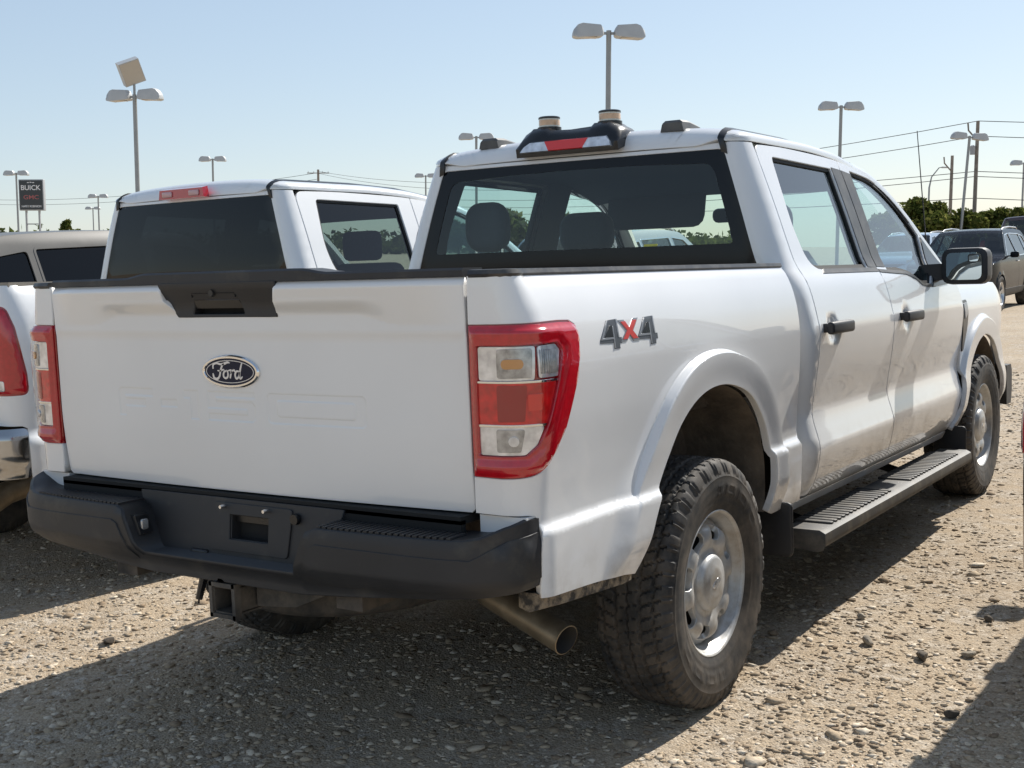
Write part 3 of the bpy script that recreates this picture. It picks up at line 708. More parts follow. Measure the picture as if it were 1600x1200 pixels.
for s in (1, -1):
    f = bed_map if s > 0 else mir(bed_map); fl = s < 0
    panel('bed_side', BED_OL, f, 'white_paint', PK, [offset_poly(LIGHT,-.004)], sp=.024, depth=.022, extra=np.vstack([fine, off_arc, fine2, fine3]), flip=fl)
    # lamp: dark gasket, red outer lens with raised rim, clear and red chambers
    T = panel('tail_lamp', offset_poly(LIGHT,-.001), f, 'red_dark', PK, sp=.03, depth=.02, r=.004, flip=fl, lift=-.004)
    C1 = roundp([(.034,1.134),(.262,1.134),(.281,1.205),(.262,1.222),(.034,1.219)], .008, 3)
    C2 = roundp([(.031,1.026),(.212,1.026),(.257,1.128),(.031,1.128)], .006, 3)
    C3 = roundp([(.030,.950),(.150,.950),(.183,.975),(.205,1.020),(.030,1.020)], [.006,.02,.02,.006,.006], 3)
    inner = roundp([(.028,.946),(.152,.946),(.186,.972),(.214,1.022),(.262,1.13),(.287,1.207),(.265,1.226),(.028,1.223)], [.008,.02,.02,.03,.03,.012,.012,.01], 3)
    bez = lambda u, v, f=f: f(u, v)
    ring_fn = lambda u, v, f=f, s=s: f(u, v)
    def lens(u, v, f=f, s=s):
        P = f(u, v); d = dist_poly(np.c_[u, v], LIGHT); e = dist_poly(np.c_[u, v], inner)
        h = .004 + .014*sstep(0,.022,d)*(.55+.45*sstep(0.,.03,e))
        X, Y, nx, ny = bed_path.at(u); return P + np.stack([(s)*nx*h, ny*h, 0*h], -1)
    panel('outer_lens', offset_poly(LIGHT,.002), lens, 'red_lens', T, [inner], sp=.012, depth=.012, r=.004, flip=fl)
    def ch(nm, poly, m, lift, **k):
        return panel(nm, poly, f, m, T, sp=.03, depth=.004, r=.002, flip=fl, lift=lift, **k)
    ch('turn_lamp', roundp([(.034,1.136),(.178,1.136),(.184,1.218),(.034,1.218)],.006,3), 'clear_lens', .003)
    ch('turn_reflector', roundp([(.088,1.142),(.170,1.142),(.175,1.212),(.088,1.212)],.006,3), 'clear_dark', .006)
    ch('bulb', roundp([(.100,1.165),(.150,1.165),(.150,1.187),(.100,1.187)],.010,3), 'amber', .010)
    ch('ribbed_reflector', roundp([(.192,1.140),(.262,1.140),(.279,1.205),(.262,1.219),(.192,1.217)],.006,3), 'clear_lens', .004)
    for k in range(9):
        u0 = .196 + k*.0075; ch('rib', [(u0,1.150),(u0+.003,1.150),(u0+.003,1.208),(u0,1.208)], 'clear_dark', .007)
    ch('stop_lamp', C2, 'red_mid', .003)
    ch('stop_facet', roundp([(.085,1.034),(.150,1.034),(.158,1.122),(.085,1.122)],.006,3), 'red_dark', .005)
    ch('stop_facet', roundp([(.160,1.060),(.196,1.060),(.202,1.100),(.160,1.100)],.004,3), 'red_bright', .006)
    ch('chrome_strip', [(.030,1.129),(.262,1.129),(.263,1.1335),(.030,1.1335)], 'chrome', .006)
    ch('chrome_strip', [(.030,1.0205),(.206,1.0205),(.208,1.0255),(.030,1.0255)], 'chrome', .006)
    ch('reverse_lamp', C3, 'clear_lens', .003)
    ch('reverse_reflector', roundp([(.080,.958),(.138,.958),(.150,1.014),(.080,1.014)],.006,3), 'clear_dark', .006)
    ch('bulb', arcpts(.122,.985,.012,0,340,14), 'clear_lens', .010)
    panel('lens_cover', inner, lambda u, v, f=f, s=s: f(u, v) + np.stack([s*bed_path.at(u)[2]*.016, bed_path.at(u)[3]*.016, 0*u], -1), 'lens_cover', T, sp=.04, depth=0, flip=fl)
    # dirty black strip under the rear quarter
    MB().loft([[(s*(X+o), y, z+q) for o, q in ((-.012,.012),(.0,.010),(-.004,-.030),(-.03,-.040),(-.06,-.03),(-.06,.01))] for y, z, X in
               ((-1.02,.583,.952),(-.90,.576,.966),(-.75,.567,.968),(-.60,.556,.968),(-.545,.556,.966))]).build('quarter_valance', 'mud', PK, 40)
    # rail cap
    rings = []
    for u in np.r_[.012,.03,.06,.10,.13,.16,.19,.22,np.linspace(.30,UY(BED_END)-.005,20)]:
        P = bed_map(np.array([u]), np.array([1.395]))[0]; X, Y, nx, ny = [float(v) for v in bed_path.at(np.array([u]))]
        n = np.array([s*nx, ny, 0]); P = P*np.array([s,1,1])
        rings.append([P + n*a + np.array((0,0,c)) for a, c in ((.003,-.004),(.008,.003),(.003,.0135),(-.018,.0145),(-.020,.0125),(-.026,.0125),(-.028,.0145),(-.075,.0145),(-.085,.006),(-.085,-.05))])
    MB().loft(rings).build('rail_cap', 'rail_plastic', PK, 40)
    # wheel housing
    A = resample(ARCH, .03, False); m = MB()
    rr = [[(s*x, y, z) for y, z in A] for x in (.955,.90,.66)]
    m.loft(rr, cap=False, closed=False)
    m.build('wheel_housing', 'liner', PK, 40)
    MB().prism(np.vstack([[(y, z) for y, z in A], [(.47,.45),(-.55,.45)]]), s*.655, s*.66, axis=0).build('housing_wall', 'liner', PK)
    # inner bed wall
    MB().box((s*.80,-.12,1.16),(.02,1.78,.46)).build('bed_wall', 'liner', PK)
    # dark strip standing for the shade in the gap between bed and cab
    MB().box((s*.86,BED_END+.012,.95),(.08,.012,.8)).build('bed_gap', 'gap_dark', PK)
    # mud flap
    MB().rbox((s*.925,.60,.455),(.17,.016,.20),.02,axis=1).build('mud_flap', 'black_plastic', PK)
MB().box((0,-.14,.935),(1.6,1.84,.03)).box((0,.77,1.15),(1.62,.03,.46)).build('bed_floor', 'liner', PK)

# ---- tailgate
def seg_sdf(p, polys):
    d = np.full(len(p), 1e9); ins = np.zeros(len(p), bool)
    for q in polys: d = np.minimum(d, dist_poly(p, q)); ins |= inside(p, q)
    return np.where(ins, -d, d)
def L_(x0, pts): return np.array([(x0 + a, 1.0 + b) for a, b in pts])
t_ = .024; h_ = .086
LET = [L_(-.500, [(0,0),(t_*1.3,0),(t_*1.3,.030),(.125,.030),(.125,.030+t_),(t_*1.3,.030+t_),(t_*1.3,h_-t_),(.160,h_-t_),(.160,h_),(.012,h_),(0,h_-.012)]),
       L_(-.305, [(0,.033),(.070,.033),(.070,.055),(0,.055)]),
       L_(-.205, [(.028,0),(.062,0),(.062,h_),(0,h_),(0,h_-t_),(.028,h_-t_)]),
       L_(-.105, [(0,0),(.178,0),(.190,.012),(.190,.046),(.178,.058),(.034,.058),(.034,h_-t_*.8),(.190,h_-t_*.8),(.190,h_),(0,h_),(0,.036),(.156,.036),(.156,.022),(0,.022)])]
ZO = roundp([(.130,1.0),(.480,1.0),(.480,1.086),(.130,1.086)], .02, 3); ZI = roundp([(.168,1.022),(.442,1.022),(.442,1.064),(.168,1.064)], .008, 3)
def tg_y(x, z):
    ax = np.abs(x); y = -1.098 + .026*(ax/.8)**2 + .016*np.clip((1.02 - z)/.24, 0, 1)**2
    k = sstep(.46, .60, ax); zl = 1.299 + (1.274-1.299)*k; zm = 1.346
    c = -.034*sstep(0, 1, np.clip((z - zl)/(zm - zl), 0, 1))*.78 - .034*.22*np.clip((z - zm)/(1.372 - zm), 0, 1)
    t = np.clip((z - zl)/(1.372 - zl), 0, 1); o = -.026*np.clip(t, 0, 1)*(1 - .85*sstep(.66,.80,ax))
    y = y + c*(1-k) + o*k + .016*np.clip((z - 1.370)/.024, 0, 1)**2
    y = y + .0022*sstep(1.252, 1.246, z)
    return y
def tg_map(x, z):
    y = tg_y(x, z); sel = (z > .985) & (z < 1.10) & (np.abs(x) < .53)
    if sel.any():
        p = np.c_[x[sel], z[sel]]; d = seg_sdf(p, LET)
        zo = dist_poly(p, ZO)*np.where(inside(p, ZO), -1, 1); zi = dist_poly(p, ZI)*np.where(inside(p, ZI), -1, 1)
        d = np.minimum(d, np.maximum(zo, -zi)); y = y.copy(); y[sel] += .0015*(1 - sstep(-.0030, .0015, d))
    return np.stack([x, y, z + 0*x], -1)
BEZ = np.array([(-.195,1.300),(.190,1.300),(.200,1.34),(.215,1.393),(-.240,1.393),(-.236,1.345)])
hz = np.arange(.985,1.10,.0032); hx = np.arange(-.525,.52,.0038)
fine = np.vstack([np.stack(np.meshgrid(hx, hz), -1).reshape(-1,2), [(x, z) for x in np.arange(-.79,.79,.012) for z in np.arange(1.262,1.392,.006)]])
tgo = np.vstack([[(-.795,.806)], [(-.785,.796),(.785,.796)], [(.795,.806),(.799,1.0),(.797,1.392)], [(.215,1.393),(.200,1.34),(.190,1.300),(-.195,1.300),(-.236,1.345),(-.240,1.393)], [(-.797,1.392),(-.799,1.0)]])
tg = panel('tailgate', tgo, tg_map, 'white_paint', PK, sp=.022, depth=.028, extra=fine)
XX = np.linspace(-.797, .797, 60)
def top_z(x): return 1.415 + .012*(1 - sstep(.30, .40, np.abs(x)))
MB().loft([[(x, tg_y(np.array([x]), np.array([1.385]))[0] + a, z) for a, z in ((.002,1.3925),(-.003,1.3955),(-.003,top_z(x)-.006),(.004,top_z(x)),(.085,top_z(x)),(.088,1.385))] for x in XX]).build('tailgate_cap', 'black_plastic', tg, 35)
# handle bezel (recessed) with lever
def bez_y(x, z): return tg_y(x, z)*0 - 1.101 - .030*sstep(1.325,1.395,z)
bz = panel('handle_bezel', offset_poly(BEZ, -.002), lambda x, z: np.stack([x, bez_y(x, z), z + 0*x], -1), 'black_plastic', tg,
           [roundp([(-.135,1.304),(.075,1.304),(.060,1.347),(-.120,1.347)],.006,3)], sp=.03, depth=.05, r=.004)
MB().box((-.03,-1.060,1.325),(.24,.01,.06)).build('handle_recess', 'gap_dark', tg)
MB().loft([[(-.118,-1.108,1.346),(.058,-1.108,1.346),(.058,-1.085,1.346),(-.118,-1.085,1.346)],[(-.125,-1.094,1.322),(.066,-1.094,1.322),(.066,-1.08,1.322),(-.125,-1.08,1.322)]]).build('lever', 'smooth_black', tg, 20)
MB().lathe([(-1.128,.009),(-1.120,.011)], (-.03,0,1.366), axis=1, n=16, cap=True).build('lock', 'smooth_black', tg)
MB().box((-.03,-1.119,1.3655),(.17,.004,.0015)).box((-.117,-1.116,1.360),(.0015,.004,.012)).box((.055,-1.116,1.360),(.0015,.004,.012)).build('panel_line', 'gap_dark', tg)
# oval emblem with script
em_y = float(tg_y(np.array([0.]), np.array([1.143]))[0]); el = np.linspace(0, 2*np.pi, 56, endpoint=False)
def oval(a, b, y): return np.c_[a*np.cos(el), np.full(56, y), 1.143 + b*np.sin(el)]
em = MB().loft([oval(.1125,.0475,em_y+.004), oval(.1125,.0475,em_y-.004), oval(.108,.0435,em_y-.0085), oval(.102,.0385,em_y-.0085), oval(.0995,.0365,em_y-.005)], cap=False).build('emblem_rim', 'chrome', tg, 30)
MB().loft([oval(.1035,.040,em_y-.003), oval(.1035,.040,em_y-.0060)]).build('emblem_field', 'emblem_blue', tg)
MB().loft([oval(.094,.0325,em_y-.004), oval(.094,.0325,em_y-.0068), oval(.0918,.0305,em_y-.0068), oval(.0918,.0305,em_y-.004)], cap=False).build('emblem_line', 'badge_white', tg, 30)
def ribbon(paths, y, m, name, parent):
    b = MB()
    for pts, w in paths:
        P = spline(pts, 5); W = np.interp(np.linspace(0,1,len(P)), np.linspace(0,1,len(w)), w)
        t = np.gradient(P, axis=0); t /= np.linalg.norm(t, axis=1)[:, None] + 1e-9; n = np.c_[-t[:, 1], t[:, 0]]
        A, B = P + n*W[:, None], P - n*W[:, None]
        rings = [[(a[0], y, a[1]), (b_[0], y, b_[1]), (b_[0], y-.002, b_[1]), (a[0], y-.002, a[1])] for a, b_ in zip(A, B)]
        b.loft(rings)
    return b.build(name, m, parent, 30)
sc = .00072
def sp_(pts, w): return ([(x*sc - .003, 1.143 + z*sc) for x, z in pts], [v*sc for v in w])
ribbon([sp_([(-88,-8),(-82,-26),(-66,-30),(-52,-18),(-44,6),(-34,24),(-24,31)], [3,5,5,4,4,4,3]),                   # F stem with tail
        sp_([(-86,10),(-84,26),(-66,33),(-44,29),(-24,31),(-4,37),(8,34)], [3,4,4,4,5,4,2]),                          # F crossbar
        sp_([(-62,4),(-46,2),(-30,8),(-24,4)], [2,3,3,2]),
        sp_([(-12,4),(-26,-2),(-30,-18),(-18,-26),(-6,-18),(-6,0),(-14,5)], [3,4,4,4,4,3,3]),                         # o
        sp_([(-4,4),(8,6),(14,4),(10,-12),(6,-26)], [2,3,4,4,3]), sp_([(10,-8),(20,4),(30,6),(34,0)], [2,3,4,3]),      # r
        sp_([(56,2),(42,2),(34,-12),(40,-26),(52,-20),(60,0)], [3,4,4,4,4,3]), sp_([(74,36),(64,10),(58,-14),(62,-26),(74,-18)], [3,4,4,4,2])],  # d
       em_y-.0055, 'badge_white', 'emblem_script', tg)

# ---- badge: 4 x 4 on both bed sides
def badge(polys, m, lift, s, name, parent):
    f = bed_map if s > 0 else mir(bed_map)
    for q in polys:
        q = np.array(q, float); 
        if s < 0: q = np.c_[-q[:, 0], q[:, 1]]
        u0 = UY(-.505); P = np.c_[u0 + q[:, 0]*.001, 1.232 + q[:, 1]*.001]
        panel(name, P, f, m, parent, sp=.05, depth=.002, r=.0008, flip=s < 0, lift=lift)
FOUR = [(-198,-20),(-150,32),(-92,34),(-92,-16),(-78,-16),(-78,-32),(-92,-32),(-92,-46),(-124,-46),(-124,-30),(-198,-27)]
FOUR_H = [(-172,-13),(-140,16),(-124,18),(-124,-14)]
X_ = [(-84,30),(-52,30),(-28,8),(2,32),(34,32),(-6,-2),(28,-30),(-10,-30),(-30,-13),(-50,-29),(-84,-29),(-46,0)]
def sh_(P, d): return [(a+d, b) for a, b in P]
for s in (1, -1):
    f = bed_map if s > 0 else mir(bed_map); w = 1
    root_b = None
    lay = [([FOUR, sh_(FOUR, 218)], 'badge_grey', .0015, 'badge_digit'), ([FOUR_H, sh_(FOUR_H, 218)], 'smooth_black', .0024, 'badge_inlay'),
           ([X_], 'badge_silver', .002, 'badge_cross_edge'), ([[(p[0]*.80-5, p[1]*.82+.5) for p in X_]], 'badge_red', .0030, 'badge_cross')]
    for d in (0, 218):
        for tri in ([(-196,-19),(-149,31),(-143,31),(-186,-19)], [(-98,33),(-92,33),(-92,-15),(-98,-15)], [(-196,-19),(-124,-19),(-124,-14),(-190,-14)], [(-124,16),(-119,16),(-119,-44),(-124,-44)]):
            lay.append(([sh_(tri, d)], 'badge_silver', .0028, 'badge_edge'))
    for pl, m, lift, nm in lay: badge(pl, m, lift, s, nm, PK)

# ---- rear bumper
bp = Path(np.vstack([resample([(0,-1.232),(.45,-1.228),(.70,-1.212)],.05,False)[:-1], spline([(.70,-1.212),(.80,-1.197),(.88,-1.165),(.935,-1.115),(.958,-1.06),(.962,-1.01)],6)]))
def bump_map(u, z):
    X, Y, nx, ny = bp.at(np.abs(u)); d = .045*sstep(.650,.575,z)**1.3 + .012*sstep(.72,.75,z)
    cx = np.clip(np.abs(u)/.5,0,1)
    return np.stack([np.sign(u)*(X - nx*d*.6), Y - ny*d, z + 0*X], -1)
UL = bp.len
hb = [(UL,.618),(UL,.786),(1.02,.786),(.95,.772),(.885,.750),(.84,.746),(.39,.746),(.362,.738),(.310,.622),(.296,.606)]
bo = np.vstack([[(-.75,.590),(-.30,.556),(.30,.556),(.75,.590)], hb, [(-a, b) for a, b in hb[::-1]]])
bmp = panel('rear_bumper', bo, bump_map, 'black_plastic', PK, sp=.03, depth=.125, r=.010, fdir=(0,1,0))
for s in (1, -1): MB().box((s*.878,-1.00,.768),(.14,.11,.05)).build('quarter_return', 'white_paint', PK)
# inset lower faces on each side (slightly proud plates)
for s in (1, -1):
    q = [(.322,.592),(.75,.612),(UL-.012,.640),(UL-.012,.752),(.96,.744),(.905,.722),(.86,.700),(.835,.702),(.40,.708),(.378,.698)]
    panel('bumper_face', np.array(q)*[s,1], bump_map, 'black_plastic', bmp, sp=.04, depth=.004, r=.003, lift=.004)
    # ribbed step pad
    m = MB()
    for k in range(22):
        x = .39 + k*.019; y1 = float(np.interp(x, bp.P[:, 0], bp.P[:, 1]))
        m.box((s*(x + .006), (y1 + .022 - 1.112)/2, .7485), (.013, abs(y1 + .022 + 1.112), .010))
    m.build('step_pad', 'black_plastic', bmp, 20)
    MB().loft([[(s*(.338+a*.4),-1.20+b,.690+a) for a, b in ((-.030,0),(.030,0),(.030,.055),(-.030,.055))],[(s*(.322+a*.4),-1.20+b,.690+a) for a, b in ((-.026,.004),(.026,.004),(.026,.050),(-.026,.050))]]).build('lamp_bezel', 'smooth_black', bmp, 20)
    MB().rbox((s*.320,-1.174,.690),(.010,.026,.032),.006,axis=0).build('plate_lamp', 'clear_dark', bmp)
pw = panel('plate_wall', [(-.34,.598),(.34,.598),(.40,.778),(-.40,.778)], lambda x, z: np.stack([x, -1.118 + .12*(z-.70), z + 0*x], -1), 'black_plastic', bmp, [roundp([(-.018,.664),(.132,.664),(.132,.734),(-.018,.734)],.003,2)], sp=.06, depth=.035, r=.003)
MB().box((0.055,-1.078,.70),(.2,.01,.1)).build('plate_recess', 'gap_dark', bmp)
MB().box((0.057,-1.095,.722),(.150,.006,.022)).build('recess_strip', 'smooth_black', bmp)
panel('plate_frame', roundp([(-.10,.630),(.205,.630),(.220,.765),(-.085,.765)],.012,3), lambda x, z: np.stack([x, -1.118 + .12*(z-.70), z + 0*x], -1), 'black_plastic', bmp, [roundp([(-.020,.662),(.134,.662),(.134,.736),(-.020,.736)],.003,2)], sp=.06, depth=.005, r=.003, lift=.006)
MB().lathe([(-1.128,.014),(-1.116,.016)], (.235,0,.742), axis=1, n=20, cap=True).build('plug', 'smooth_black', bmp)
for x in (-.038,.130):
    MB().lathe([(-1.137,.005),(-1.132,.006),(-1.112,.006)], (x,0,.757), axis=1, n=10, cap=True).build('bolt', 'bright_bolt', bmp)
MB().box((0,-1.05,.78),(1.56,.10,.02)).box((0,-1.09,.755),(1.56,.02,.05)).build('bumper_bracket', 'gap_dark', bmp)
# ---- underneath: hitch, spare, axle, frame, tank, exhaust
ht = MB()
for a, b in (((-.0385,0),(.006,.075)), ((.0385,0),(.006,.075)), ((0,.0385),(.083,.008)), ((0,-.0385),(.083,.008))): ht.box((a[0],-1.04,.500+a[1]),(b[0],.28,b[1]))
for a, b in (((-.045,0),(.012,.102)), ((.045,0),(.012,.102)), ((0,.045),(.10,.012)), ((0,-.045),(.10,.012))): ht.box((a[0],-1.175,.500+a[1]),(b[0],.025,b[1]))
ht.build('hitch_receiver', 'hitch_metal', PK, 20)
MB().loft([[(.05,-1.10,.54),(.05,-1.10,.47),(.05,-.98,.47),(.05,-.98,.56)],[(.16,-1.06,.55),(.16,-1.06,.47),(.16,-.98,.48),(.16,-.98,.56)],[(.30,-1.02,.57),(.30,-1.02,.53),(.30,-.97,.53),(.30,-.97,.58)]]).build('hitch_bracket', 'hitch_metal', PK, 20)
MB().tube([(-.5,-.97,.56),(.5,-.97,.56)],.042,12).build('hitch_tube', 'hitch_metal', PK)
MB().tube([(-.115,-1.13,.60),(-.118,-1.135,.56),(-.135,-1.15,.48)],[.012,.013,.010],8).tube([(-.135,-1.15,.48),(-.120,-1.165,.474)],.003,5).build('trailer_socket_lead', 'smooth_black', PK)
MB().rbox((-.14,-1.10,.60),(.07,.08,.05),.01).build('trailer_socket', 'smooth_black', PK)
for s in (1, -1): MB().box((s*.44,.9,.60),(.09,4.1,.16)).build('frame_rail', 'dark_metal', PK)
MB().rbox((-.62,1.6,.52),(.36,1.3,.26),.06).build('fuel_tank', 'dark_metal', PK)
MB().tube([(.30,.9,.50),(.42,.35,.52),(.50,-.25,.56),(.52,-.52,.50),(.57,-.62,.44)],.042,14).build('exhaust_pipe', 'pipe_metal', PK)
ax = np.array((.815,-.668,.362)); a0 = np.array((.50,-.60,.452)); dd = (ax - a0)/np.linalg.norm(ax - a0)
e1 = np.cross(dd, (0,0,1)); e1 /= np.linalg.norm(e1); e2 = np.cross(e1, dd); th = np.linspace(0, 2*np.pi, 28, endpoint=False)
cir = lambda c, r: c + r*(np.cos(th)[:, None]*e1 + np.sin(th)[:, None]*e2)
MB().loft([cir(a0,.042), cir(a0+dd*.05,.0445), cir(ax-dd*.012,.0445), cir(ax,.0455), cir(ax+dd*.001,.0425)], cap=False).build('tailpipe', 'pipe_metal', PK, 40)
MB().loft([cir(ax+dd*.0005,.0424), cir(ax-dd*.20,.041), cir(ax-dd*.20,.001)], cap=False).build('tailpipe_bore', 'pipe_inside', PK, 40)
XF[0] = None
MB().tube([(-.72,0,.39),(.72,0,.39)],.045,14).lathe([(-.16,.05),(-.11,.13),(0,.155),(.11,.13),(.16,.05)], (0,0,.39), axis=0, n=24).build('rear_axle', 'dark_metal', PK, 40)
MB().tube([(-.70,3.693,.39),(.70,3.693,.39)],.04,12).build('front_axle', 'dark_metal', PK, 40)
V, F = tyre_mesh(.375,.11,.22,False,48)
V = np.asarray(V)[:, [1,2,0]] + np.array((0,-.62,.53)); link_mesh('spare_tyre', V, F, 'rubber', PK, angle=40)
wh0 = make_wheel(PK); wh0.location = (.866,0,.394); wh0.rotation_euler = (.35,0,0)
for loc, lf in (((-.866,0,.394),1), ((.866,3.693,.390),0), ((-.866,3.693,.390),1)):
    copy_wheel(wh0, PK, loc, lf)
XF[0] = rake
# ---- running boards
for s in (1, -1):
    prof = [(.885,.397),(.90,.417),(1.035,.417),(1.057,.405),(1.060,.375),(1.050,.353),(1.02,.347),(.90,.36),(.885,.375)]
    sb = MB().loft([[(s*(x if k else x), y, z + dz) for x, z in prof] for k, (y, dz) in enumerate([(.80,-.012),(.806,0),(3.06,0),(3.068,-.012)])]).build('running_board', 'step_plastic', PK, 35)
    for a, b in ((.93,1.72),(2.0,2.86)):
        m = MB()
        for y in np.arange(a, b, .047): m.rbox((s*.963, y+.017, .4195), (.150,.032,.012), .008, 2)
        m.build('tread_pad', 'step_plastic', sb, 30)
    for y in (1.15, 2.5): MB().tube([(s*.45,y,.55),(s*.75,y,.40),(s*.92,y,.35)],.022,8).build('step_bracket', 'smooth_black', sb)
# ---- door mirrors
for s in (1, -1):
    hs = MB(); c = np.array((s*1.105,2.79,1.373))
    rings = []
    for y, w, h in ((-.075,.100,.078),(-.07,.108,.086),(-.02,.111,.090),(.03,.108,.087),(.07,.085,.068),(.085,.05,.04)):
        q = roundp([(-w,-h),(w,-h),(w,h),(-w,h)], .045, 4); rings.append([(c[0] + a, c[1] + y, c[2] + b) for a, b in q])
    mh = hs.loft(rings).build('mirror_housing', 'black_plastic', PK, 45)
    q = roundp([(-.085,-.066),(.085,-.066),(.085,.066),(-.085,.066)], .03, 4)
    MB().loft([[(c[0]+a, c[1]-.060, c[2]+b) for a, b in q], [(c[0]+a, c[1]-.086-.009*s*(a/.085), c[2]+b) for a, b in q]]).build('mirror_glass', 'mirror_glass', mh)
    q2 = roundp([(.022,.018),(.076,.018),(.076,.058),(.022,.058)], .012, 3)
    MB().loft([[(c[0]+a*s, c[1]-.072, c[2]+b) for a, b in q2], [(c[0]+a*s, c[1]-.0985, c[2]+b) for a, b in q2]][:2]).build('spot_mirror_rim', 'smooth_black', mh, 20)
    MB().loft([[(c[0]+(.049+(a-.049)*.9)*s, c[1]-.097, c[2]+.038+(b-.038)*.88) for a, b in q2], [(c[0]+(.049+(a-.049)*.8)*s, c[1]-.1005, c[2]+.038+(b-.038)*.78) for a, b in q2]]).build('spot_mirror', 'mirror_glass', mh)
    MB().loft([[(s*.90,2.76+dy,1.335+dz) for dy, dz in ((-.05,-.04),(.08,-.04),(.08,.05),(-.05,.05))],[(s*1.04,2.79+dy,1.35+dz) for dy, dz in ((-.04,-.035),(.04,-.035),(.04,.04),(-.04,.04))]]).build('mirror_arm', 'black_plastic', mh, 20)
# ---- roof gear: beacon mount with stop lamp, two roof pods, antenna
def roof_z(x, y): 
    aa = np.linspace(-1.5,1.5,200); P = roof_map(aa, np.full(200, y)); return float(np.interp(x, P[:, 0], P[:, 2]))
rings = []
for x, zt in ((-.238,1.925),(-.232,1.955),(-.215,1.972),(-.19,1.985),(-.178,1.994),(-.11,1.994),(-.095,1.982),(0,1.978),(.095,1.982),(.11,1.994),(.178,1.994),(.19,1.985),(.215,1.972),(.232,1.955),(.238,1.925)):
    zb_ = 1.872
    rings.append([(x,.812,zb_),(x,.806,zb_+.035),(x,.826,max(zb_+.05,zt-.030)),(x,.855,zt-.004),(x,.90,zt),(x,.98,zt-.004),(x,1.01,zt-.025),(x,1.02,1.93),(x,.90,1.90)])
bm_ = MB().loft(rings).build('beacon_mount', 'smooth_black', PK, 40)
q = [(-.213,1.888),(.213,1.888),(.208,1.906),(.186,1.932),(-.170,1.932),(-.196,1.912)]
def brk(poly, name, m, y0):
    q = np.array(poly); 
    yy = lambda z: .806 + .45*np.clip(z-1.905,0,.1)
    MB().loft([[(a, yy(b)+.006, b) for a, b in q], [(a, yy(b)-y0, b) for a, b in q], [(a*.992, yy(b)-y0-.006, 1.91+(b-1.91)*.85) for a, b in q]]).build(name, m, bm_, 30)
brk(q, 'cargo_lamp', 'clear_lens', .006)
brk([(-.075,1.8885),(.085,1.8885),(.105,1.9315),(-.098,1.9315)], 'stop_lamp', 'red_bright', .0085)
for x in (-.143,.143):
    b0 = MB().lathe([(1.985,.050),(1.999,.050),(1.999,.046)], (x,.925,0), axis=2, n=32, cap=True).build('beacon_base', 'smooth_black', bm_, 40)
    MB().lathe([(1.999,.044),(2.034,.044)], (x,.925,0), axis=2, n=32, cap=True).build('beacon_lens', 'beacon_clear', bm_, 40)
    m = MB()
    for k in range(6):
        a = k*math.pi/3 + .3; m.rbox((x+.038*math.cos(a), .925+.038*math.sin(a), 2.016), (.016,.030,.026), .004, rot=None)
    MB().lathe([(2.006,.0446),(2.028,.0446)], (x,.925,0), axis=2, n=32).build('beacon_core', 'amber_pale', bm_, 40)
    MB().lathe([(2.033,.0455),(2.040,.0455),(2.043,.040),(2.043,.0)], (x,.925,0), axis=2, n=32).build('beacon_cap', 'smooth_black', bm_, 40)
for s in (1, -1):
    z0 = roof_z(.432,.93) - .012
    rings = [[(s*.432 + a*w, y, z0 + h*hh) for a, h in ((-1,0),(-.86,.8),(-.62,1),(.62,1),(.86,.8),(1,0))] for y, w, hh in ((.895,.050,.034),(.903,.050,.043),(.97,.048,.046),(1.08,.040,.034),(1.18,.025,.01))]
    MB().loft(rings).build('roof_pod', 'pillar_grey', PK, 30)
MB().tube([(.835,3.07,1.30),(.835,3.06,1.45),(.832,2.90,2.06)],[.006,.0035,.0022],6).lathe([(1.28,.02),(1.33,.014),(1.345,.006)], (.835,3.07,0), axis=2, n=12, cap=True).build('antenna', 'smooth_black', PK)
# ---- front: fenders, bonnet, grille, front bumper, lamps
ARCH_F = np.c_[ARCH[:, 0] + 3.693, ARCH[:, 1] - .035 + .02*0]
ARCH_F = spline([(3.20,.50),(3.235,.60),(3.285,.71),(3.375,.84),(3.49,.935),(3.62,.982),(3.74,.985),(3.90,.94),(4.04,.84),(4.13,.70),(4.17,.56),(4.17,.52)], 12)
SEC_F = cubic([.48,.56,.72,.83,.95,1.05,1.13,1.20,1.26,1.30],[.945,.968,.984,.972,.976,.982,.980,.965,.935,.885])
def fen_map(y, z):
    x = SEC_F(z)*cab_front_taper(y)*(1 - .25*np.clip((y-4.1)/.6,0,1)**2.2)
    p = np.c_[y, z]; d = dist_poly(p, ARCH_F, False); x = x + .028*(1 - sstep(.09,.115,d))*sstep(.5,.64,z)
    return np.stack([x, y + 0*x, z + 0*x], -1)
fo = np.vstack([[(Y_F-.10,.508),(3.203,.508)], ARCH_F[1:-1], [(4.17,.60),(4.45,.62),(4.50,.9),(4.48,1.20),(4.30,1.265),(3.6,1.288),(3.14,1.296)], [(Y_F-.015,1.285),(Y_F+.006,1.20),(Y_F+.006,.80),(Y_F-.004,.72),(3.158,.56)]])
off_f = [p for p in np.stack(np.meshgrid(np.arange(3.1,4.3,.018), np.arange(.5,1.14,.018)),-1).reshape(-1,2)]; d_ = dist_poly(np.array(off_f), ARCH_F, False); off_f = np.array(off_f)[(d_ < .07) | (d_ > .13)].tolist()
for dd_ in (.078,.086,.091,.096,.101,.106,.111,.117,.124):
    q_ = offset_poly(np.vstack([ARCH_F, [(4.17,.0),(3.16,.0)]]), -dd_)[:-2]; off_f += resample(spline(q_[::4],4), .013, False).tolist()
off_f = np.array(off_f)
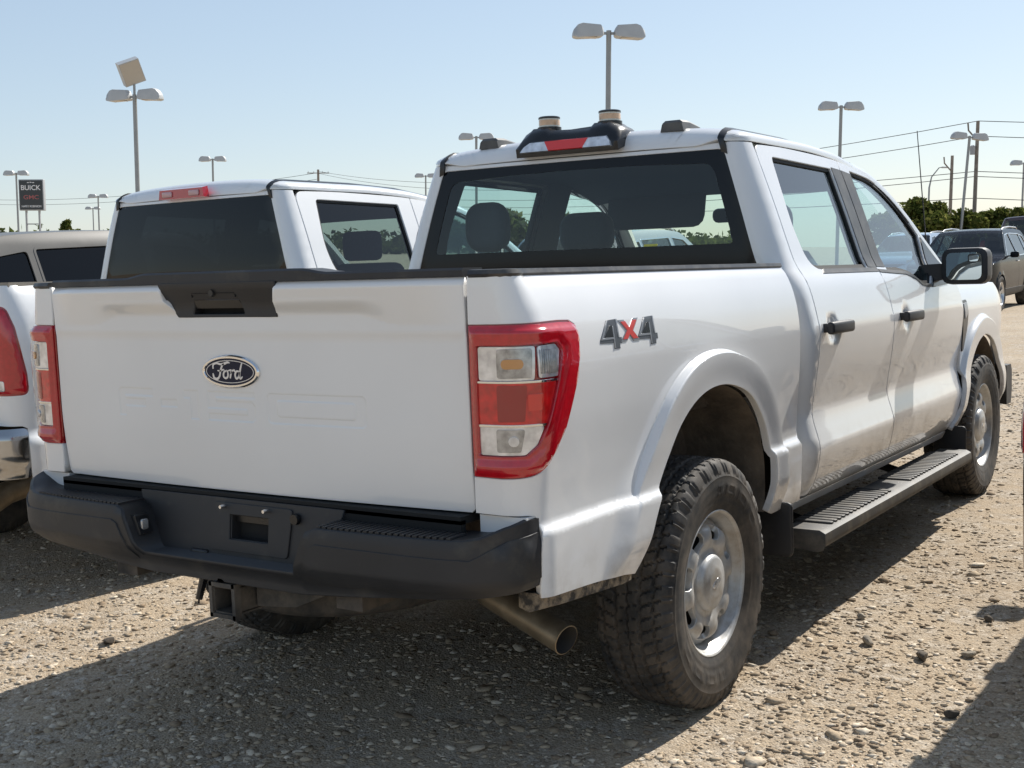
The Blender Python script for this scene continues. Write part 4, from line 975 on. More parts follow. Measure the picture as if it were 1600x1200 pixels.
for s in (1, -1):
    f = fen_map if s > 0 else mir(fen_map)
    fe = panel('front_fender', fo, f, 'white_paint', PK, sp=.03, depth=.02, flip=s < 0, extra=off_f)
    panel('fender_vent', roundp([(3.232,1.185),(3.242,.915),(3.275,.93),(3.325,1.03),(3.365,1.12),(3.360,1.19)],.010,3), f, 'smooth_black', fe, sp=.04, depth=.006, r=.003, flip=s < 0, lift=.006)
    panel('vent_badge', roundp([(3.275,1.09),(3.345,1.12),(3.345,1.175),(3.272,1.17)],.005,3), f, 'badge_silver', fe, sp=.04, depth=.003, r=.002, flip=s < 0, lift=.010)
    A = resample(ARCH_F, .03, False)
    MB().loft([[(s*x, y, z) for y, z in A] for x in (.955,.62)], cap=False, closed=False).build('front_wheel_housing', 'liner', PK, 40)
    MB().rbox((s*.93,3.14,.42),(.17,.016,.22),.02,axis=1).build('mud_flap', 'black_plastic', PK)
    MB().rbox((s*.70,4.48,1.05),(.26,.10,.22),.03,axis=1).build('headlamp', 'clear_lens', PK)
def hood(x, y):
    w = np.abs(x)/.90; z = 1.335 - .055*sstep(3.3,4.55,y) - .035*w**4 + .018*sstep(.40,.52,np.abs(x)) - .05*np.clip((y-4.4)/.15,0,1)**2
    return np.stack([x, y + 0*x, z], -1)
panel('bonnet', [(-.86,3.20),(.86,3.20),(.85,4.2),(.78,4.50),(-.78,4.50),(-.85,4.2)], hood, 'white_paint', PK, sp=.06, depth=.03, r=.006)
MB().rbox((0,4.52,1.04),(1.28,.10,.36),.04,axis=1).build('grille', 'black_plastic', PK)
for z in (.93,1.04,1.15): MB().rbox((0,4.575,z),(1.2,.03,.04),.012,axis=1).build('grille_bar', 'smooth_black', PK)
MB().loft([[(x, 4.66 - .20*(abs(x)/.98)**3 + a, z) for a, z in ((-.12,.52),(0,.52),(.03,.60),(.03,.72),(0,.76),(-.12,.76))] for x in np.linspace(-.97,.97,15)]).build('front_bumper', 'black_plastic', PK, 40)
MB().box((0,3.9,.95),(1.2,1.2,.5)).build('engine', 'dark_metal', PK)
MB().box((-.86,2.96,1.50),(.001,.001,.001)).build('x_', 'yellow_paper', PK) if False else None
st = np.array([-.795,2.80,1.50])
MB().box((-.66,2.83,1.515),(.085,.004,.072), Matrix.Rotation(R(-40),4,'X')).build('windscreen_notice', 'yellow_paper', PK)
XF[0] = None
# ------------------------------------------------------------------ ground
G_UP = Vector((.035, .019, .9992)).normalized()        # plumb line: the lot slopes a little
def ground_z(x, y):
    x = np.asarray(x, float); y = np.asarray(y, float)
    w = sstep(18, 60, np.hypot(x, y - 1.5))
    return -(.035*(x - 2.59) + .019*(y + 3.59)) * w
def near_bumps(x, y):
    return .006*np.sin(x*2.1+.4)*np.sin(y*1.7) + .004*np.sin(x*5.3+y*3.1) + .003*np.sin(x*9.1-y*7.7)
def make_ground():
    gx = np.r_[-3000,-1200,-500,-250,-140,-90,-60,-45,-35,-28,-22,-18,-15,-12.5,-10.5,np.arange(-9,9.01,.15),10.5,12.5,15,18,22,28,35,45,60,90,140,250,500,1200,3000]
    gy = np.r_[-1500,-400,-120,-60,-35,-20,-12,-8,np.arange(-6,13.01,.15),14,15.5,17,19,21.5,24.5,28,32,37,43,50,60,75,95,130,200,350,700,1500,4000]
    X, Y = np.meshgrid(gx, gy, indexing='ij'); Z = ground_z(X, Y)
    far = np.hypot(X, Y) > 400; 
    Z = Z + near_bumps(X, Y)*(np.hypot(X, Y-2) < 14)
    V = np.stack([X, Y, Z], -1).reshape(-1, 3); n = len(gy); F = []
    for i in range(len(gx)-1):
        F += [(i*n+j, (i+1)*n+j, (i+1)*n+j+1, i*n+j+1) for j in range(n-1)]
    m = bpy.data.materials.new('gravel'); m.use_nodes = True; nt = m.node_tree; N, L = nt.nodes, nt.links; b = N['Principled BSDF']
    b.inputs['Roughness'].default_value = .95; b.inputs['Specular IOR Level'].default_value = .15
    tc = N.new('ShaderNodeTexCoord')
    def tex(kind, scale, **k):
        t = N.new(kind); t.inputs['Scale'].default_value = scale; L.new(tc.outputs['Object'], t.inputs['Vector'])
        for a, v in k.items(): t.inputs[a].default_value = v
        return t
    v1 = tex('ShaderNodeTexVoronoi', 48, Randomness=1.0); v2 = tex('ShaderNodeTexVoronoi', 110, Randomness=1.0)
    n1 = tex('ShaderNodeTexNoise', .8, Detail=6.0); n2 = tex('ShaderNodeTexNoise', 5, Detail=8.0); n3 = tex('ShaderNodeTexNoise', 160, Detail=4.0)
    def ramp(src, stops):
        r_ = N.new('ShaderNodeValToRGB'); e = r_.color_ramp.elements; e[0].position, e[0].color = stops[0][0], (*stops[0][1],1); e[1].position, e[1].color = stops[-1][0], (*stops[-1][1],1)
        for p, c in stops[1:-1]: q = e.new(p); q.color = (*c,1)
        L.new(src, r_.inputs[0]); return r_.outputs[0]
    def mix(a, b_, fac, bt='MIX'):
        x = N.new('ShaderNodeMix'); x.data_type = 'RGBA'; x.blend_type = bt
        if isinstance(fac, float): x.inputs[0].default_value = fac
        else: L.new(fac, x.inputs[0])
        L.new(a, x.inputs[6]); L.new(b_, x.inputs[7]); return x.outputs[2]
    sand = ramp(n1.outputs[0], [(.30,(.365,.272,.175)),(.5,(.465,.358,.238)),(.70,(.555,.440,.305))])
    sep = N.new('ShaderNodeSeparateColor'); L.new(v1.outputs['Color'], sep.inputs[0])
    sep2 = N.new('ShaderNodeSeparateColor'); L.new(v2.outputs['Color'], sep2.inputs[0])
    peb = ramp(sep.outputs[0], [(.0,(.24,.195,.15)),(.35,(.39,.325,.245)),(.7,(.50,.43,.345)),(1.,(.60,.54,.46))])
    peb2 = ramp(sep2.outputs[0], [(.0,(.24,.19,.145)),(.4,(.41,.335,.25)),(1.,(.56,.485,.39))])
    c = mix(sand, peb2, .45); f = ramp(n2.outputs[0], [(.42,(0,0,0)),(.60,(1,1,1))]); sf = N.new('ShaderNodeSeparateColor'); L.new(f, sf.inputs[0])
    ff = N.new('ShaderNodeMath'); ff.operation = 'MULTIPLY'; ff.inputs[1].default_value = .7; L.new(sf.outputs[0], ff.inputs[0])
    c = mix(c, peb, ff.outputs[0]); fine_ = ramp(n3.outputs[0], [(.3,(.72,.72,.72)),(.7,(1.22,1.22,1.22))]); c = mix(c, fine_, 1., 'MULTIPLY')
    L.new(c, b.inputs['Base Color'])
    hs = N.new('ShaderNodeMath'); hs.operation = 'MULTIPLY_ADD'; hs.inputs[1].default_value = -.55; L.new(v1.outputs['Distance'], hs.inputs[0]); L.new(n3.outputs[0], hs.inputs[2])
    h2 = N.new('ShaderNodeMath'); h2.operation = 'MULTIPLY_ADD'; h2.inputs[1].default_value = -.6; L.new(v2.outputs['Distance'], h2.inputs[0]); L.new(hs.outputs[0], h2.inputs[2])
    bp_ = N.new('ShaderNodeBump'); bp_.inputs['Strength'].default_value = .7; bp_.inputs['Distance'].default_value = .008; L.new(h2.outputs[0], bp_.inputs['Height']); L.new(bp_.outputs[0], b.inputs['Normal'])
    M['gravel'] = m
    g = link_mesh('ground', V, F, 'gravel', angle=60); tag(g, kind='structure')
make_ground()
def stone_mat(name, lo, mid, hi):
    m = bpy.data.materials.new(name); m.use_nodes = True; nt = m.node_tree; N, L = nt.nodes, nt.links; b = N['Principled BSDF']; b.inputs['Roughness'].default_value = .9
    b.inputs['Specular IOR Level'].default_value = .2
    g = N.new('ShaderNodeNewGeometry'); r_ = N.new('ShaderNodeValToRGB'); e = r_.color_ramp.elements
    e[0].color = (*lo,1); e[1].color = (*hi,1); q = e.new(.55); q.color = (*mid,1); L.new(g.outputs['Random Per Island'], r_.inputs[0])
    tc = N.new('ShaderNodeTexCoord'); n = N.new('ShaderNodeTexNoise'); n.inputs['Scale'].default_value = 90; n.inputs['Detail'].default_value = 5; L.new(tc.outputs['Object'], n.inputs['Vector'])
    mx = N.new('ShaderNodeMix'); mx.data_type = 'RGBA'; mx.blend_type = 'MULTIPLY'; mx.inputs[0].default_value = .6; L.new(r_.outputs[0], mx.inputs[6])
    mr = N.new('ShaderNodeMapRange'); mr.inputs[1].default_value=.3; mr.inputs[2].default_value=.7; mr.inputs[3].default_value = .6; mr.inputs[4].default_value = 1.3; L.new(n.outputs[0], mr.inputs[0])
    cc = N.new('ShaderNodeCombineColor'); [L.new(mr.outputs[0], cc.inputs[i]) for i in range(3)]; L.new(cc.outputs[0], mx.inputs[7]); L.new(mx.outputs[2], b.inputs['Base Color'])
    bp_ = N.new('ShaderNodeBump'); bp_.inputs['Strength'].default_value = .5; bp_.inputs['Distance'].default_value = .004; L.new(n.outputs[0], bp_.inputs['Height']); L.new(bp_.outputs[0], b.inputs['Normal'])
    M[name] = m
stone_mat('pebble', (.25,.185,.125), (.46,.365,.255), (.68,.59,.47)); stone_mat('dark_stone', (.07,.06,.05), (.10,.085,.065), (.13,.11,.09)); stone_mat('tan_stone', (.20,.165,.13), (.27,.225,.175), (.34,.30,.24))
_bm = bmesh.new(); bmesh.ops.create_icosphere(_bm, subdivisions=1, radius=1); ICO_V = np.array([tuple(v.co) for v in _bm.verts]); ICO_F = np.array([[v.index for v in f.verts] for f in _bm.faces]); _bm.free()
def pebbles():
    # scatter denser near the camera, thinning away
    pts = []; cx, cy = 2.59, -3.59
    n = 150000; r_ = 2.0 + 12.0*rng.random(n)**1.25; a = R(90+33.5) + R(64)*(rng.random(n) - .5)
    X = cx + r_*np.cos(a); Y = cy + r_*np.sin(a)
    f = .5 + .5*np.sin(X*1.3+.7*np.sin(Y*1.1))*np.sin(Y*.9+1.2*np.sin(X*.8)); k = rng.random(n) < (.25 + .75*f)
    k &= ~((np.abs(X) < .55) & (Y > .4) & (Y < 3.4)) & ~((X < -1.2) & (Y > 1.0))
    X, Y, r_ = X[k], Y[k], r_[k]
    sel = np.arange(len(X))[:48000]; X, Y, r_ = X[sel], Y[sel], r_[sel]; n = len(X)
    size = .0030 + .0125*rng.random(n)**4.2 + .0006*r_*rng.random(n); big = rng.random(n) < .02; size[big] *= 2.1
    size = np.minimum(size, .03)
    th = rng.random(n)*6.283; sx = .8 + .7*rng.random(n); sy = .7 + .5*rng.random(n); sz = .16 + .30*rng.random(n)
    base = ICO_V[None]*(1 + .75*(rng.random((n, 12, 1)) - .5)) * np.stack([sx, sy, sz], -1)[:, None, :]
    tilt = (rng.random((n,1)) - .5)*.6; z = base[..., 2] + tilt*base[..., 0]
    c, s = np.cos(th)[:, None], np.sin(th)[:, None]
    P = np.stack([c*base[..., 0] - s*base[..., 1], s*base[..., 0] + c*base[..., 1], z], -1)*size[:, None, None]
    P[..., 0] += X[:, None]; P[..., 1] += Y[:, None]; P[..., 2] += (ground_z(X, Y) + near_bumps(X, Y) + size*sz*.25)[:, None]
    V = P.reshape(-1, 3); F = (ICO_F[None] + (np.arange(n)*12)[:, None, None]).reshape(-1, 3)
    me = bpy.data.meshes.new('gravel_stones'); me.vertices.add(len(V)); me.vertices.foreach_set('co', V.ravel().astype(np.float32))
    me.loops.add(F.size); me.loops.foreach_set('vertex_index', F.ravel().astype(np.int32)); me.polygons.add(len(F))
    me.polygons.foreach_set('loop_start', (np.arange(len(F))*3).astype(np.int32)); me.update(calc_edges=True); me.materials.append(M['pebble'])
    o = bpy.data.objects.new('gravel_stones', me); col.objects.link(o); tag(o, 'loose tan gravel stones strewn over the dirt lot', 'gravel', kind='stuff')
pebbles()
def stone(x, y, size, label, m='dark_stone', seed=1, flat=.7):
    bm = bmesh.new(); bmesh.ops.create_icosphere(bm, subdivisions=3, radius=1); r_ = random.Random(seed)
    dirs = [Vector((r_.gauss(0,1), r_.gauss(0,1), r_.gauss(0,1))).normalized() for _ in range(11)]; ds = [r_.uniform(.42,.88) for _ in dirs]
    for v in bm.verts:
        p = v.co.copy()
        for d, k in zip(dirs, ds):
            e = p.dot(d) - k
            if e > 0: p -= d*e*.9
        v.co = p
    V = np.array([(v.co.x*1.15, v.co.y*.8, v.co.z*flat) for v in bm.verts])*size; F = [tuple(v.index for v in f.verts) for f in bm.faces]; bm.free()
    o = link_mesh('stone', V, F, m, angle=40); zmin = V[:, 2].min(); o.location = (x, y, float(ground_z(x, y) + near_bumps(x, y)) - zmin - size*.12); o.rotation_euler = (0,0,seed*1.7)
    tag(o, label, 'stone', 'loose stones on the gravel'); return o
# ------------------------------------------------------------------ other vehicles
def offset_path(p, dy_rear):
    P = p.P.copy(); k = (1 - sstep(-.9, .3, P[:, 1])); P[:, 1] += dy_rear*k; return Path(P)
def simple_pickup(name, paint, glass_back, bumper_mat, dy=.13):
    root = empty(name); XF[0] = rake
    add_cab(root, paint, False, 'mid_glass', glass_back)
    p2 = offset_path(bed_path, dy)
    def bm2(u, z):
        X, Y, nx, ny = p2.at(u); off = (.976 - SEC_BED(z))*(.30 + .70*np.clip(nx,0,1)**2); f = .5*flare(Y, z, ARCH)*np.clip(nx,0,1)**4
        return np.stack([X + nx*(f-off), Y + ny*(f-off), z + 0*X], -1)
    e = p2.u_of_y(BED_END); arch = np.array([(p2.u_of_y(y), z) for y, z in ARCH[::3]])
    ol = np.vstack([[(.006,.80),(.16,.80),(.185,.79),(.19,.56),(p2.u_of_y(-.62),.55)], arch, [(e,.53),(e,1.395),(.9,1.395),(.3,1.395),(.006,1.393)]])
    lamp = roundp([(.012,.925),(.205,.930),(.200,1.02),(.165,1.22),(.130,1.305),(.012,1.318)], [.01,.035,.05,.08,.05,.01], 4)
    for s in (1, -1):
        f = bm2 if s > 0 else mir(bm2)
        panel('bed_side', ol, f, paint, root, [lamp], sp=.04, depth=.02, flip=s < 0)
        T = panel('tail_lamp', offset_poly(lamp, -.001), f, 'red_dark', root, sp=.04, depth=.02, r=.004, flip=s < 0, lift=-.002)
        lens = lambda u, v, f=f, s=s: f(u, v) + np.stack([s*p2.at(u)[2]*.012*sstep(0,.03,dist_poly(np.c_[u,v],lamp)), p2.at(u)[3]*.012*sstep(0,.03,dist_poly(np.c_[u,v],lamp)), 0*u], -1)
        panel('outer_lens', offset_poly(lamp, .010), lens, 'red_lens', T, sp=.02, depth=.008, r=.004, flip=s < 0)
        panel('reverse_lamp', roundp([(.02,.950),(.105,.950),(.105,.992),(.02,.992)],.008,3), lens, 'clear_lens', T, sp=.04, depth=.004, r=.002, flip=s < 0, lift=.003)
        MB().loft([[(P[0]*s - s*a*nx, P[1] + a*(-ny), P[2]+c) for a, c in ((-.002,-.008),(-.002,.012),(.06,.012),(.06,-.04))]
                   for u in np.r_[.02,.08,.14,.2,np.linspace(.3,e-.01,8)] for P in [bm2(np.array([u]),np.array([1.395]))[0]] for nx, ny in [[float(v) for v in p2.at(np.array([u]))[2:]]]]).build('rail_cap', 'sand_plastic', root, 40)
        MB().prism(np.vstack([ARCH[::4],[(.47,.45),(-.55,.45)]]), s*.60, s*.61, axis=0).loft([[(s*x, y, z) for y, z in ARCH[::4]] for x in (.94,.60)], cap=False, closed=False).build('wheel_housing', 'liner', root, 40)
        panel('front_fender', fo, fen_map if s > 0 else mir(fen_map), paint, root, sp=.07, depth=.02, flip=s < 0)
        MB().rbox((s*.80,4.50,1.05),(.30,.10,.22),.03,axis=1).build('headlamp', 'clear_lens', root)
        MB().rbox((s*1.12,2.80,1.40),(.20,.10,.24),.04,axis=1).box((s*.99,2.80,1.35),(.16,.05,.05)).build('door_mirror', 'black_plastic', root, 40)
    yt = -1.074 + dy
    tgp = panel('tailgate', [(-.795,.80),(.795,.80),(.797,1.39),(-.797,1.39)], lambda x, z: np.stack([x, yt - .02 + .02*(x/.8)**2 + 0*z, z + 0*x], -1), paint, root, sp=.08, depth=.03)
    MB().rbox((0,yt-.02,1.31),(.30,.03,.09),.02,axis=1).build('tailgate_handle', 'black_plastic', tgp)
    MB().box((0,yt+.9,.935),(1.6,1.75,.03)).box((0,.77,1.15),(1.62,.03,.46)).build('bed_floor', 'liner', root)
    b2 = offset_path(bp, 0)
    def bmap(u, z):
        X, Y, nx, ny = b2.at(np.abs(u)); d = .035*sstep(.66,.58,z) + .02*sstep(.76,.80,z)
        return np.stack([np.sign(u)*(X*1.0 - nx*d), Y + dy + .02 - ny*d, z + 0*X], -1)
    panel('rear_bumper', roundp([(-UL,.575),(UL,.575),(UL,.79),(-UL,.79)],[.03,.03,.04,.04],4), bmap, bumper_mat, root, sp=.03, depth=.12, r=.008)
    MB().rbox((0,yt-.09,.795),(1.3,.10,.012),.01).build('bumper_step', 'black_plastic', root)
    MB().loft([[(x, .80, z) for x, z in ((-.195,1.862),(.195,1.862),(.185,1.915),(-.185,1.915))],[(x, .84, z) for x, z in ((-.195,1.862),(.195,1.862),(.185,1.925),(-.185,1.925))]]).build('high_stop_lamp', 'red_lens', root, 20)
    for x in (-.115,.115): MB().rbox((x,.798,1.888),(.085,.012,.032),.008,axis=1).build('cargo_lamp', 'red_pale', root)
    MB().loft([cir((0,0,0),.035) + np.array((.55,-.55,.50)) - dd*.0, cir((0,0,0),.038) + np.array((.62,-.85,.44))], cap=False).build('x', 'pipe_metal', root) if False else None
    MB().tube([(.60,-.60,.50),(.62,-.80,.47),(.66,-.93,.43),(.70,-1.02,.40)],.052,16,cap=False).build('tailpipe', 'pipe_metal', root, 40)
    panel('bonnet', [(-.86,3.20),(.86,3.20),(.85,4.2),(.78,4.50),(-.78,4.50),(-.85,4.2)], hood, paint, root, sp=.12, depth=.03)
    MB().rbox((0,4.52,1.04),(1.28,.10,.36),.04,axis=1).build('grille', 'black_plastic', root)
    MB().loft([[(x, 4.66 - .20*(abs(x)/.98)**3 + a, z) for a, z in ((-.12,.62),(0,.62),(.03,.70),(.03,.80),(0,.84),(-.12,.84))] for x in np.linspace(-.98,.98,15)]).build('front_bumper', bumper_mat, root, 40)
    for x in (-.45,.45):
        MB().rbox((x,1.85,1.20),(.5,.14,.55),.06,axis=1).build('seat_back', 'seat_cloth', root, 50); MB().rbox((x,1.80,1.58),(.27,.09,.18),.04,axis=1).build('headrest', 'seat_cloth', root, 50)
    MB().rbox((0,1.0,1.15),(1.45,.14,.5),.05,axis=1).build('rear_seat_back', 'seat_cloth', root, 50)
    MB().box((0,2.9,1.15),(1.5,.35,.25)).build('dashboard', 'interior', root)
    for s in (1, -1): MB().box((s*.44,1.4,.60),(.09,4.8,.16)).build('frame_rail', 'dark_metal', root)
    XF[0] = None
    for loc, lf in (((.86,0,.394),0), ((-.86,0,.394),1), ((.86,3.693,.39),0), ((-.86,3.693,.39),1)): copy_wheel(wh0, root, loc, lf)
    MB().tube([(-.72,0,.39),(.72,0,.39)],.05,12).build('rear_axle', 'dark_metal', root)
    return root
mat('sand_plastic', (.30,.26,.21), .6, noise=(6,.1)); mat('red_pale', (.55,.30,.30), .2, coat=1)
ram = simple_pickup('pickup_truck', 'white_paint_b', 'dark_glass', 'chrome_dirty')
a_ = -.049; ram.location = (-2.876 + math.sin(a_)*.85, 1.428 - math.cos(a_)*.85, 0); ram.rotation_euler = (0,0,a_)
tag(ram, 'white pickup with chrome bumper and dark tinted glass, parked between two vehicles', 'pickup truck')
mar = simple_pickup('pickup_truck', 'maroon_paint', 'mid_glass', 'chrome_dirty')
mar.location = (-4.0,31.0,float(ground_z(-3.6,31))); tag(mar, 'dark maroon pickup seen from behind, parked beyond the black SUV', 'pickup truck')

SEC_S = cubic([.26,.34,.60,.80,.95,1.05,1.10,1.30,1.50,1.60,1.66,1.72],[.80,.86,.90,.905,.90,.885,.87,.785,.70,.655,.615,.56])
PROF = spline([(-.80,.40),(-.87,.62),(-.88,.85),(-.85,1.00),(-.80,1.10),(-.62,1.38),(-.48,1.57),(-.34,1.625),(.1,1.655),(.7,1.665),(1.15,1.645),(1.42,1.595),(1.85,1.31),(2.15,1.115),(2.5,1.06),(3.0,1.00),(3.30,.91),(3.46,.76),(3.50,.55),(3.44,.36)], 5)
pl = Path(PROF)
def t_of(y, z): return float(pl.L[np.argmin(np.hypot(pl.P[:, 0]-y, pl.P[:, 1]-z))])
def suv_top(t, a):
    y, z, _, _ = pl.at(t); w = SEC_S(z); f = 1 - .16*np.clip((y-2.7)/.8,0,1)**2 - .08*np.clip((-.5-y)/.4,0,1)**2
    return np.stack([a*w*f, y + .0*a - .06*np.sign(y-1)*a*a*np.clip(np.abs(y-1.2)-1,0,1), z + .022*(1-a*a)*sstep(.8,1.1,z)], -1)
def suv_side(y, z):
    f = 1 - .16*np.clip((y-2.7)/.8,0,1)**2 - .08*np.clip((-.5-y)/.4,0,1)**2
    d = np.minimum(np.hypot(y, z-.36), np.hypot(y-2.65, z-.36)); fl = .016*(1-sstep(.42,.46,d))
    cr = .010*np.sin(np.clip((z-.55)/.45,0,1)*math.pi)
    return np.stack([(SEC_S(z) - cr*.6)*f + fl, y + 0*z, z + 0*y], -1)
W_Q = roundp([(-.50,1.175),(-.06,1.115),(-.06,1.535),(-.30,1.50)], [.03,.02,.03,.05], 3)
W_R = roundp([(.00,1.112),(.86,1.10),(.90,1.565),(.0,1.545)], .025, 3)
W_F = roundp([(.95,1.098),(1.96,1.088),(1.90,1.15),(1.36,1.535),(1.0,1.565)], [.02,.02,.05,.08,.02], 3)
def make_suv(name, paint, glass_m='mid_glass', trim='chrome', rails=True):
    root = empty(name); XF[0] = None
    for s in (1, -1):
        f = suv_side if s > 0 else mir(suv_side); fl = s < 0
        top = [p for p in PROF if p[1] > .5]
        ol = np.vstack([[(-.82,.42),(-.39,.33)], arcpts(0,.36,.395,184,-4,16), [(.42,.30),(2.24,.30)], arcpts(2.65,.36,.395,184,-4,16), [(3.08,.33),(3.42,.36)], [(p[0], p[1]) for p in top[::-1]]])
        bs = panel('body_side', ol, f, paint, root, [W_Q, W_R, W_F], sp=.05, depth=.02, flip=fl)
        for W in (W_Q, W_R, W_F):
            panel('window_glass', offset_poly(W, -.01), lambda u, v, f=f, s=s: f(u, v) - np.array([s*.012,0,0]), glass_m, bs, sp=.1, depth=0, flip=fl)
            panel('window_trim', offset_poly(W, -.012), f, trim, bs, [offset_poly(W, .004)], sp=.08, depth=.006, r=.002, flip=fl, lift=.003)
        for y in (.95, -.005):
            panel('door_gap', [(y-.004,.34 if y > .5 else .72),(y+.004,.34 if y > .5 else .72),(y+.004,1.08),(y-.004,1.08)], f, 'gap_dark', bs, sp=.08, depth=0, flip=fl, lift=.001)
        for y in (.10, 1.06): MB().rbox((s*.905,y,.985),(.035,.17,.03),.012,axis=1).build('door_handle', 'chrome', bs, 40)
        panel('sill_cladding', [(.42,.305),(2.24,.305),(2.26,.44),(.40,.44)], f, 'black_plastic', bs, sp=.1, depth=.01, flip=fl, lift=.008)
        mr = MB().rbox((s*1.0,1.88,1.13),(.17,.10,.12),.04,axis=1).box((s*.91,1.90,1.10),(.08,.05,.03)).build('door_mirror', paint, root, 40)
        if rails: MB().tube([(s*.60,-.30,1.63),(s*.605,-.15,1.685),(s*.60,.5,1.705),(s*.60,1.1,1.685),(s*.605,1.25,1.645)],.016,8).build('roof_rail', 'alloy', root)
        MB().loft([[(s*.56,3.40,.80),(s*.56,3.40,.90),(s*.56,3.30,.90),(s*.56,3.30,.80)],[(s*.80,3.20,.83),(s*.80,3.20,.93),(s*.80,3.10,.93),(s*.80,3.10,.83)]]).build('headlamp', 'clear_lens', root, 20)
        q_ = [(t_of(-.875,.89),s*.60),(t_of(-.875,.89),s*.985),(t_of(-.83,1.05),s*.985),(t_of(-.83,1.05),s*.66)]
        tl = panel('tail_lamp', q_, lambda t, q: suv_top(t, q), 'red_lens', root, sp=.05, depth=.01, flip=True, lift=.008)
        panel('lamp_return', roundp([(-.845,.885),(-.60,.93),(-.56,1.02),(-.80,1.05)],.02,3), f, 'red_lens', tl, sp=.05, depth=.01, flip=fl, lift=.006)
        MB().prism(np.vstack([arcpts(0,.36,.39,180,0,14)]), s*.55, s*.86, axis=0).build('wheel_housing', 'gap_dark', root); MB().prism(np.vstack([arcpts(2.65,.36,.39,180,0,14)]), s*.55, s*.86, axis=0).build('wheel_housing', 'gap_dark', root)
    def sec(nm, m, a, b, **k): panel(nm, [(a,-1),(b,-1),(b,1),(a,1)], lambda t, q: suv_top(t, q), m, root, sp=k.pop('sp',.09), flip=True, **k)
    ta, tb, tc_, td, te, tf = t_of(-.80,1.10), t_of(-.47,1.575), t_of(1.40,1.60), t_of(2.15,1.115), t_of(3.30,.91), 0
    sec('tailgate', paint, 0, ta); sec('rear_window', glass_m, ta, tb, depth=0); sec('roof', paint, tb, tc_); sec('windscreen', glass_m, tc_, td, depth=0); sec('bonnet', paint, td, te); sec('front_bumper', paint, te, pl.len)
    MB().loft([[(x, 3.47 - .10*(x/.6)**2, z) for z in (.55,.80)] + [(x, 3.50 - .10*(x/.6)**2, z) for z in (.78,.57)] for x in np.linspace(-.55,.55,9)]).build('grille', 'gap_dark', root, 20)
    panel('rear_bumper', [(.0,-1),(t_of(-.875,.66),-1),(t_of(-.875,.66),1),(.0,1)], lambda t, q: suv_top(t, q), 'black_plastic', root, sp=.09, depth=.02, flip=True, lift=.014)
    panel('plate_recess', roundp([(t_of(-.88,.74),-.27),(t_of(-.875,.87),-.27),(t_of(-.875,.87),.27),(t_of(-.88,.74),.27)],.02,3), lambda t, q: suv_top(t, q), 'smooth_black', root, sp=.09, depth=.004, flip=True, lift=.003)
    MB().rbox((0,-.885,.905),(.42,.03,.025),.01,axis=1).build('tailgate_handle', 'chrome', root)
    MB().tube([(.0,-.80,1.125),(.30,-.715,1.27)],.012,6).build('rear_wiper', 'smooth_black', root)
    MB().box((0,1.3,.30),(1.6,3.6,.06)).build('floor_pan', 'gap_dark', root)
    for x in (-.38,.38):
        MB().rbox((x,.95,1.0),(.48,.13,.5),.05,axis=1).build('seat_back', 'seat_cloth', root, 50); MB().rbox((x,.92,1.33),(.26,.09,.17),.04,axis=1).build('headrest', 'seat_cloth', root, 50)
    MB().rbox((0,.05,.98),(1.25,.14,.45),.05,axis=1).build('rear_seat_back', 'seat_cloth', root, 50); MB().box((0,2.0,.95),(1.5,.4,.25)).build('dashboard', 'interior', root)
    return root
suv0 = make_suv('suv', 'grey_paint', 'dark_glass', 'grey_paint', False)
aw = make_wheel(suv0, 'alloy'); aw.location = (.80,0,.362)
for loc, lf in (((-.80,0,.362),1), ((.80,2.65,.362),0), ((-.80,2.65,.362),1)): copy_wheel(aw, suv0, loc, lf)
def put(o, x, y, rz, label, sc=1.0):
    o.location = (x, y, float(ground_z(x, y)) - .004); o.rotation_euler = (0,0,rz); o.scale = (sc, sc, sc); tag(o, label, 'suv')
put(suv0, -5.98, 2.15, R(-2), 'taupe grey SUV parked on the far side of the tinted-window white pickup', 1.055)
def suv(paint, x, y, rz, label, glass_m='mid_glass', trim='chrome', sc=1.0):
    r_ = make_suv('suv', paint, glass_m, trim)
    for loc, lf in (((.80,0,.362),0), ((-.80,0,.362),1), ((.80,2.65,.362),0), ((-.80,2.65,.362),1)): copy_wheel(aw, r_, loc, lf)
    put(r_, x, y, rz, label, sc); return r_
suv('black_paint', -3.30, 23.2, R(180), 'black SUV with silver roof rails facing the white pickup across the lot', sc=.92)
suv('blue_paint', -8.1, 36.5, R(178), 'pale blue SUV mostly hidden behind the black SUV')
suv('silver_paint', -4.9, 9.6, R(4), 'silver SUV parked ahead of the two white pickups, seen through their cabs')
suv('black_paint', 2.79, .70, R(-1), 'black SUV at the edge of the lot with only its rear tyre and shadow showing')
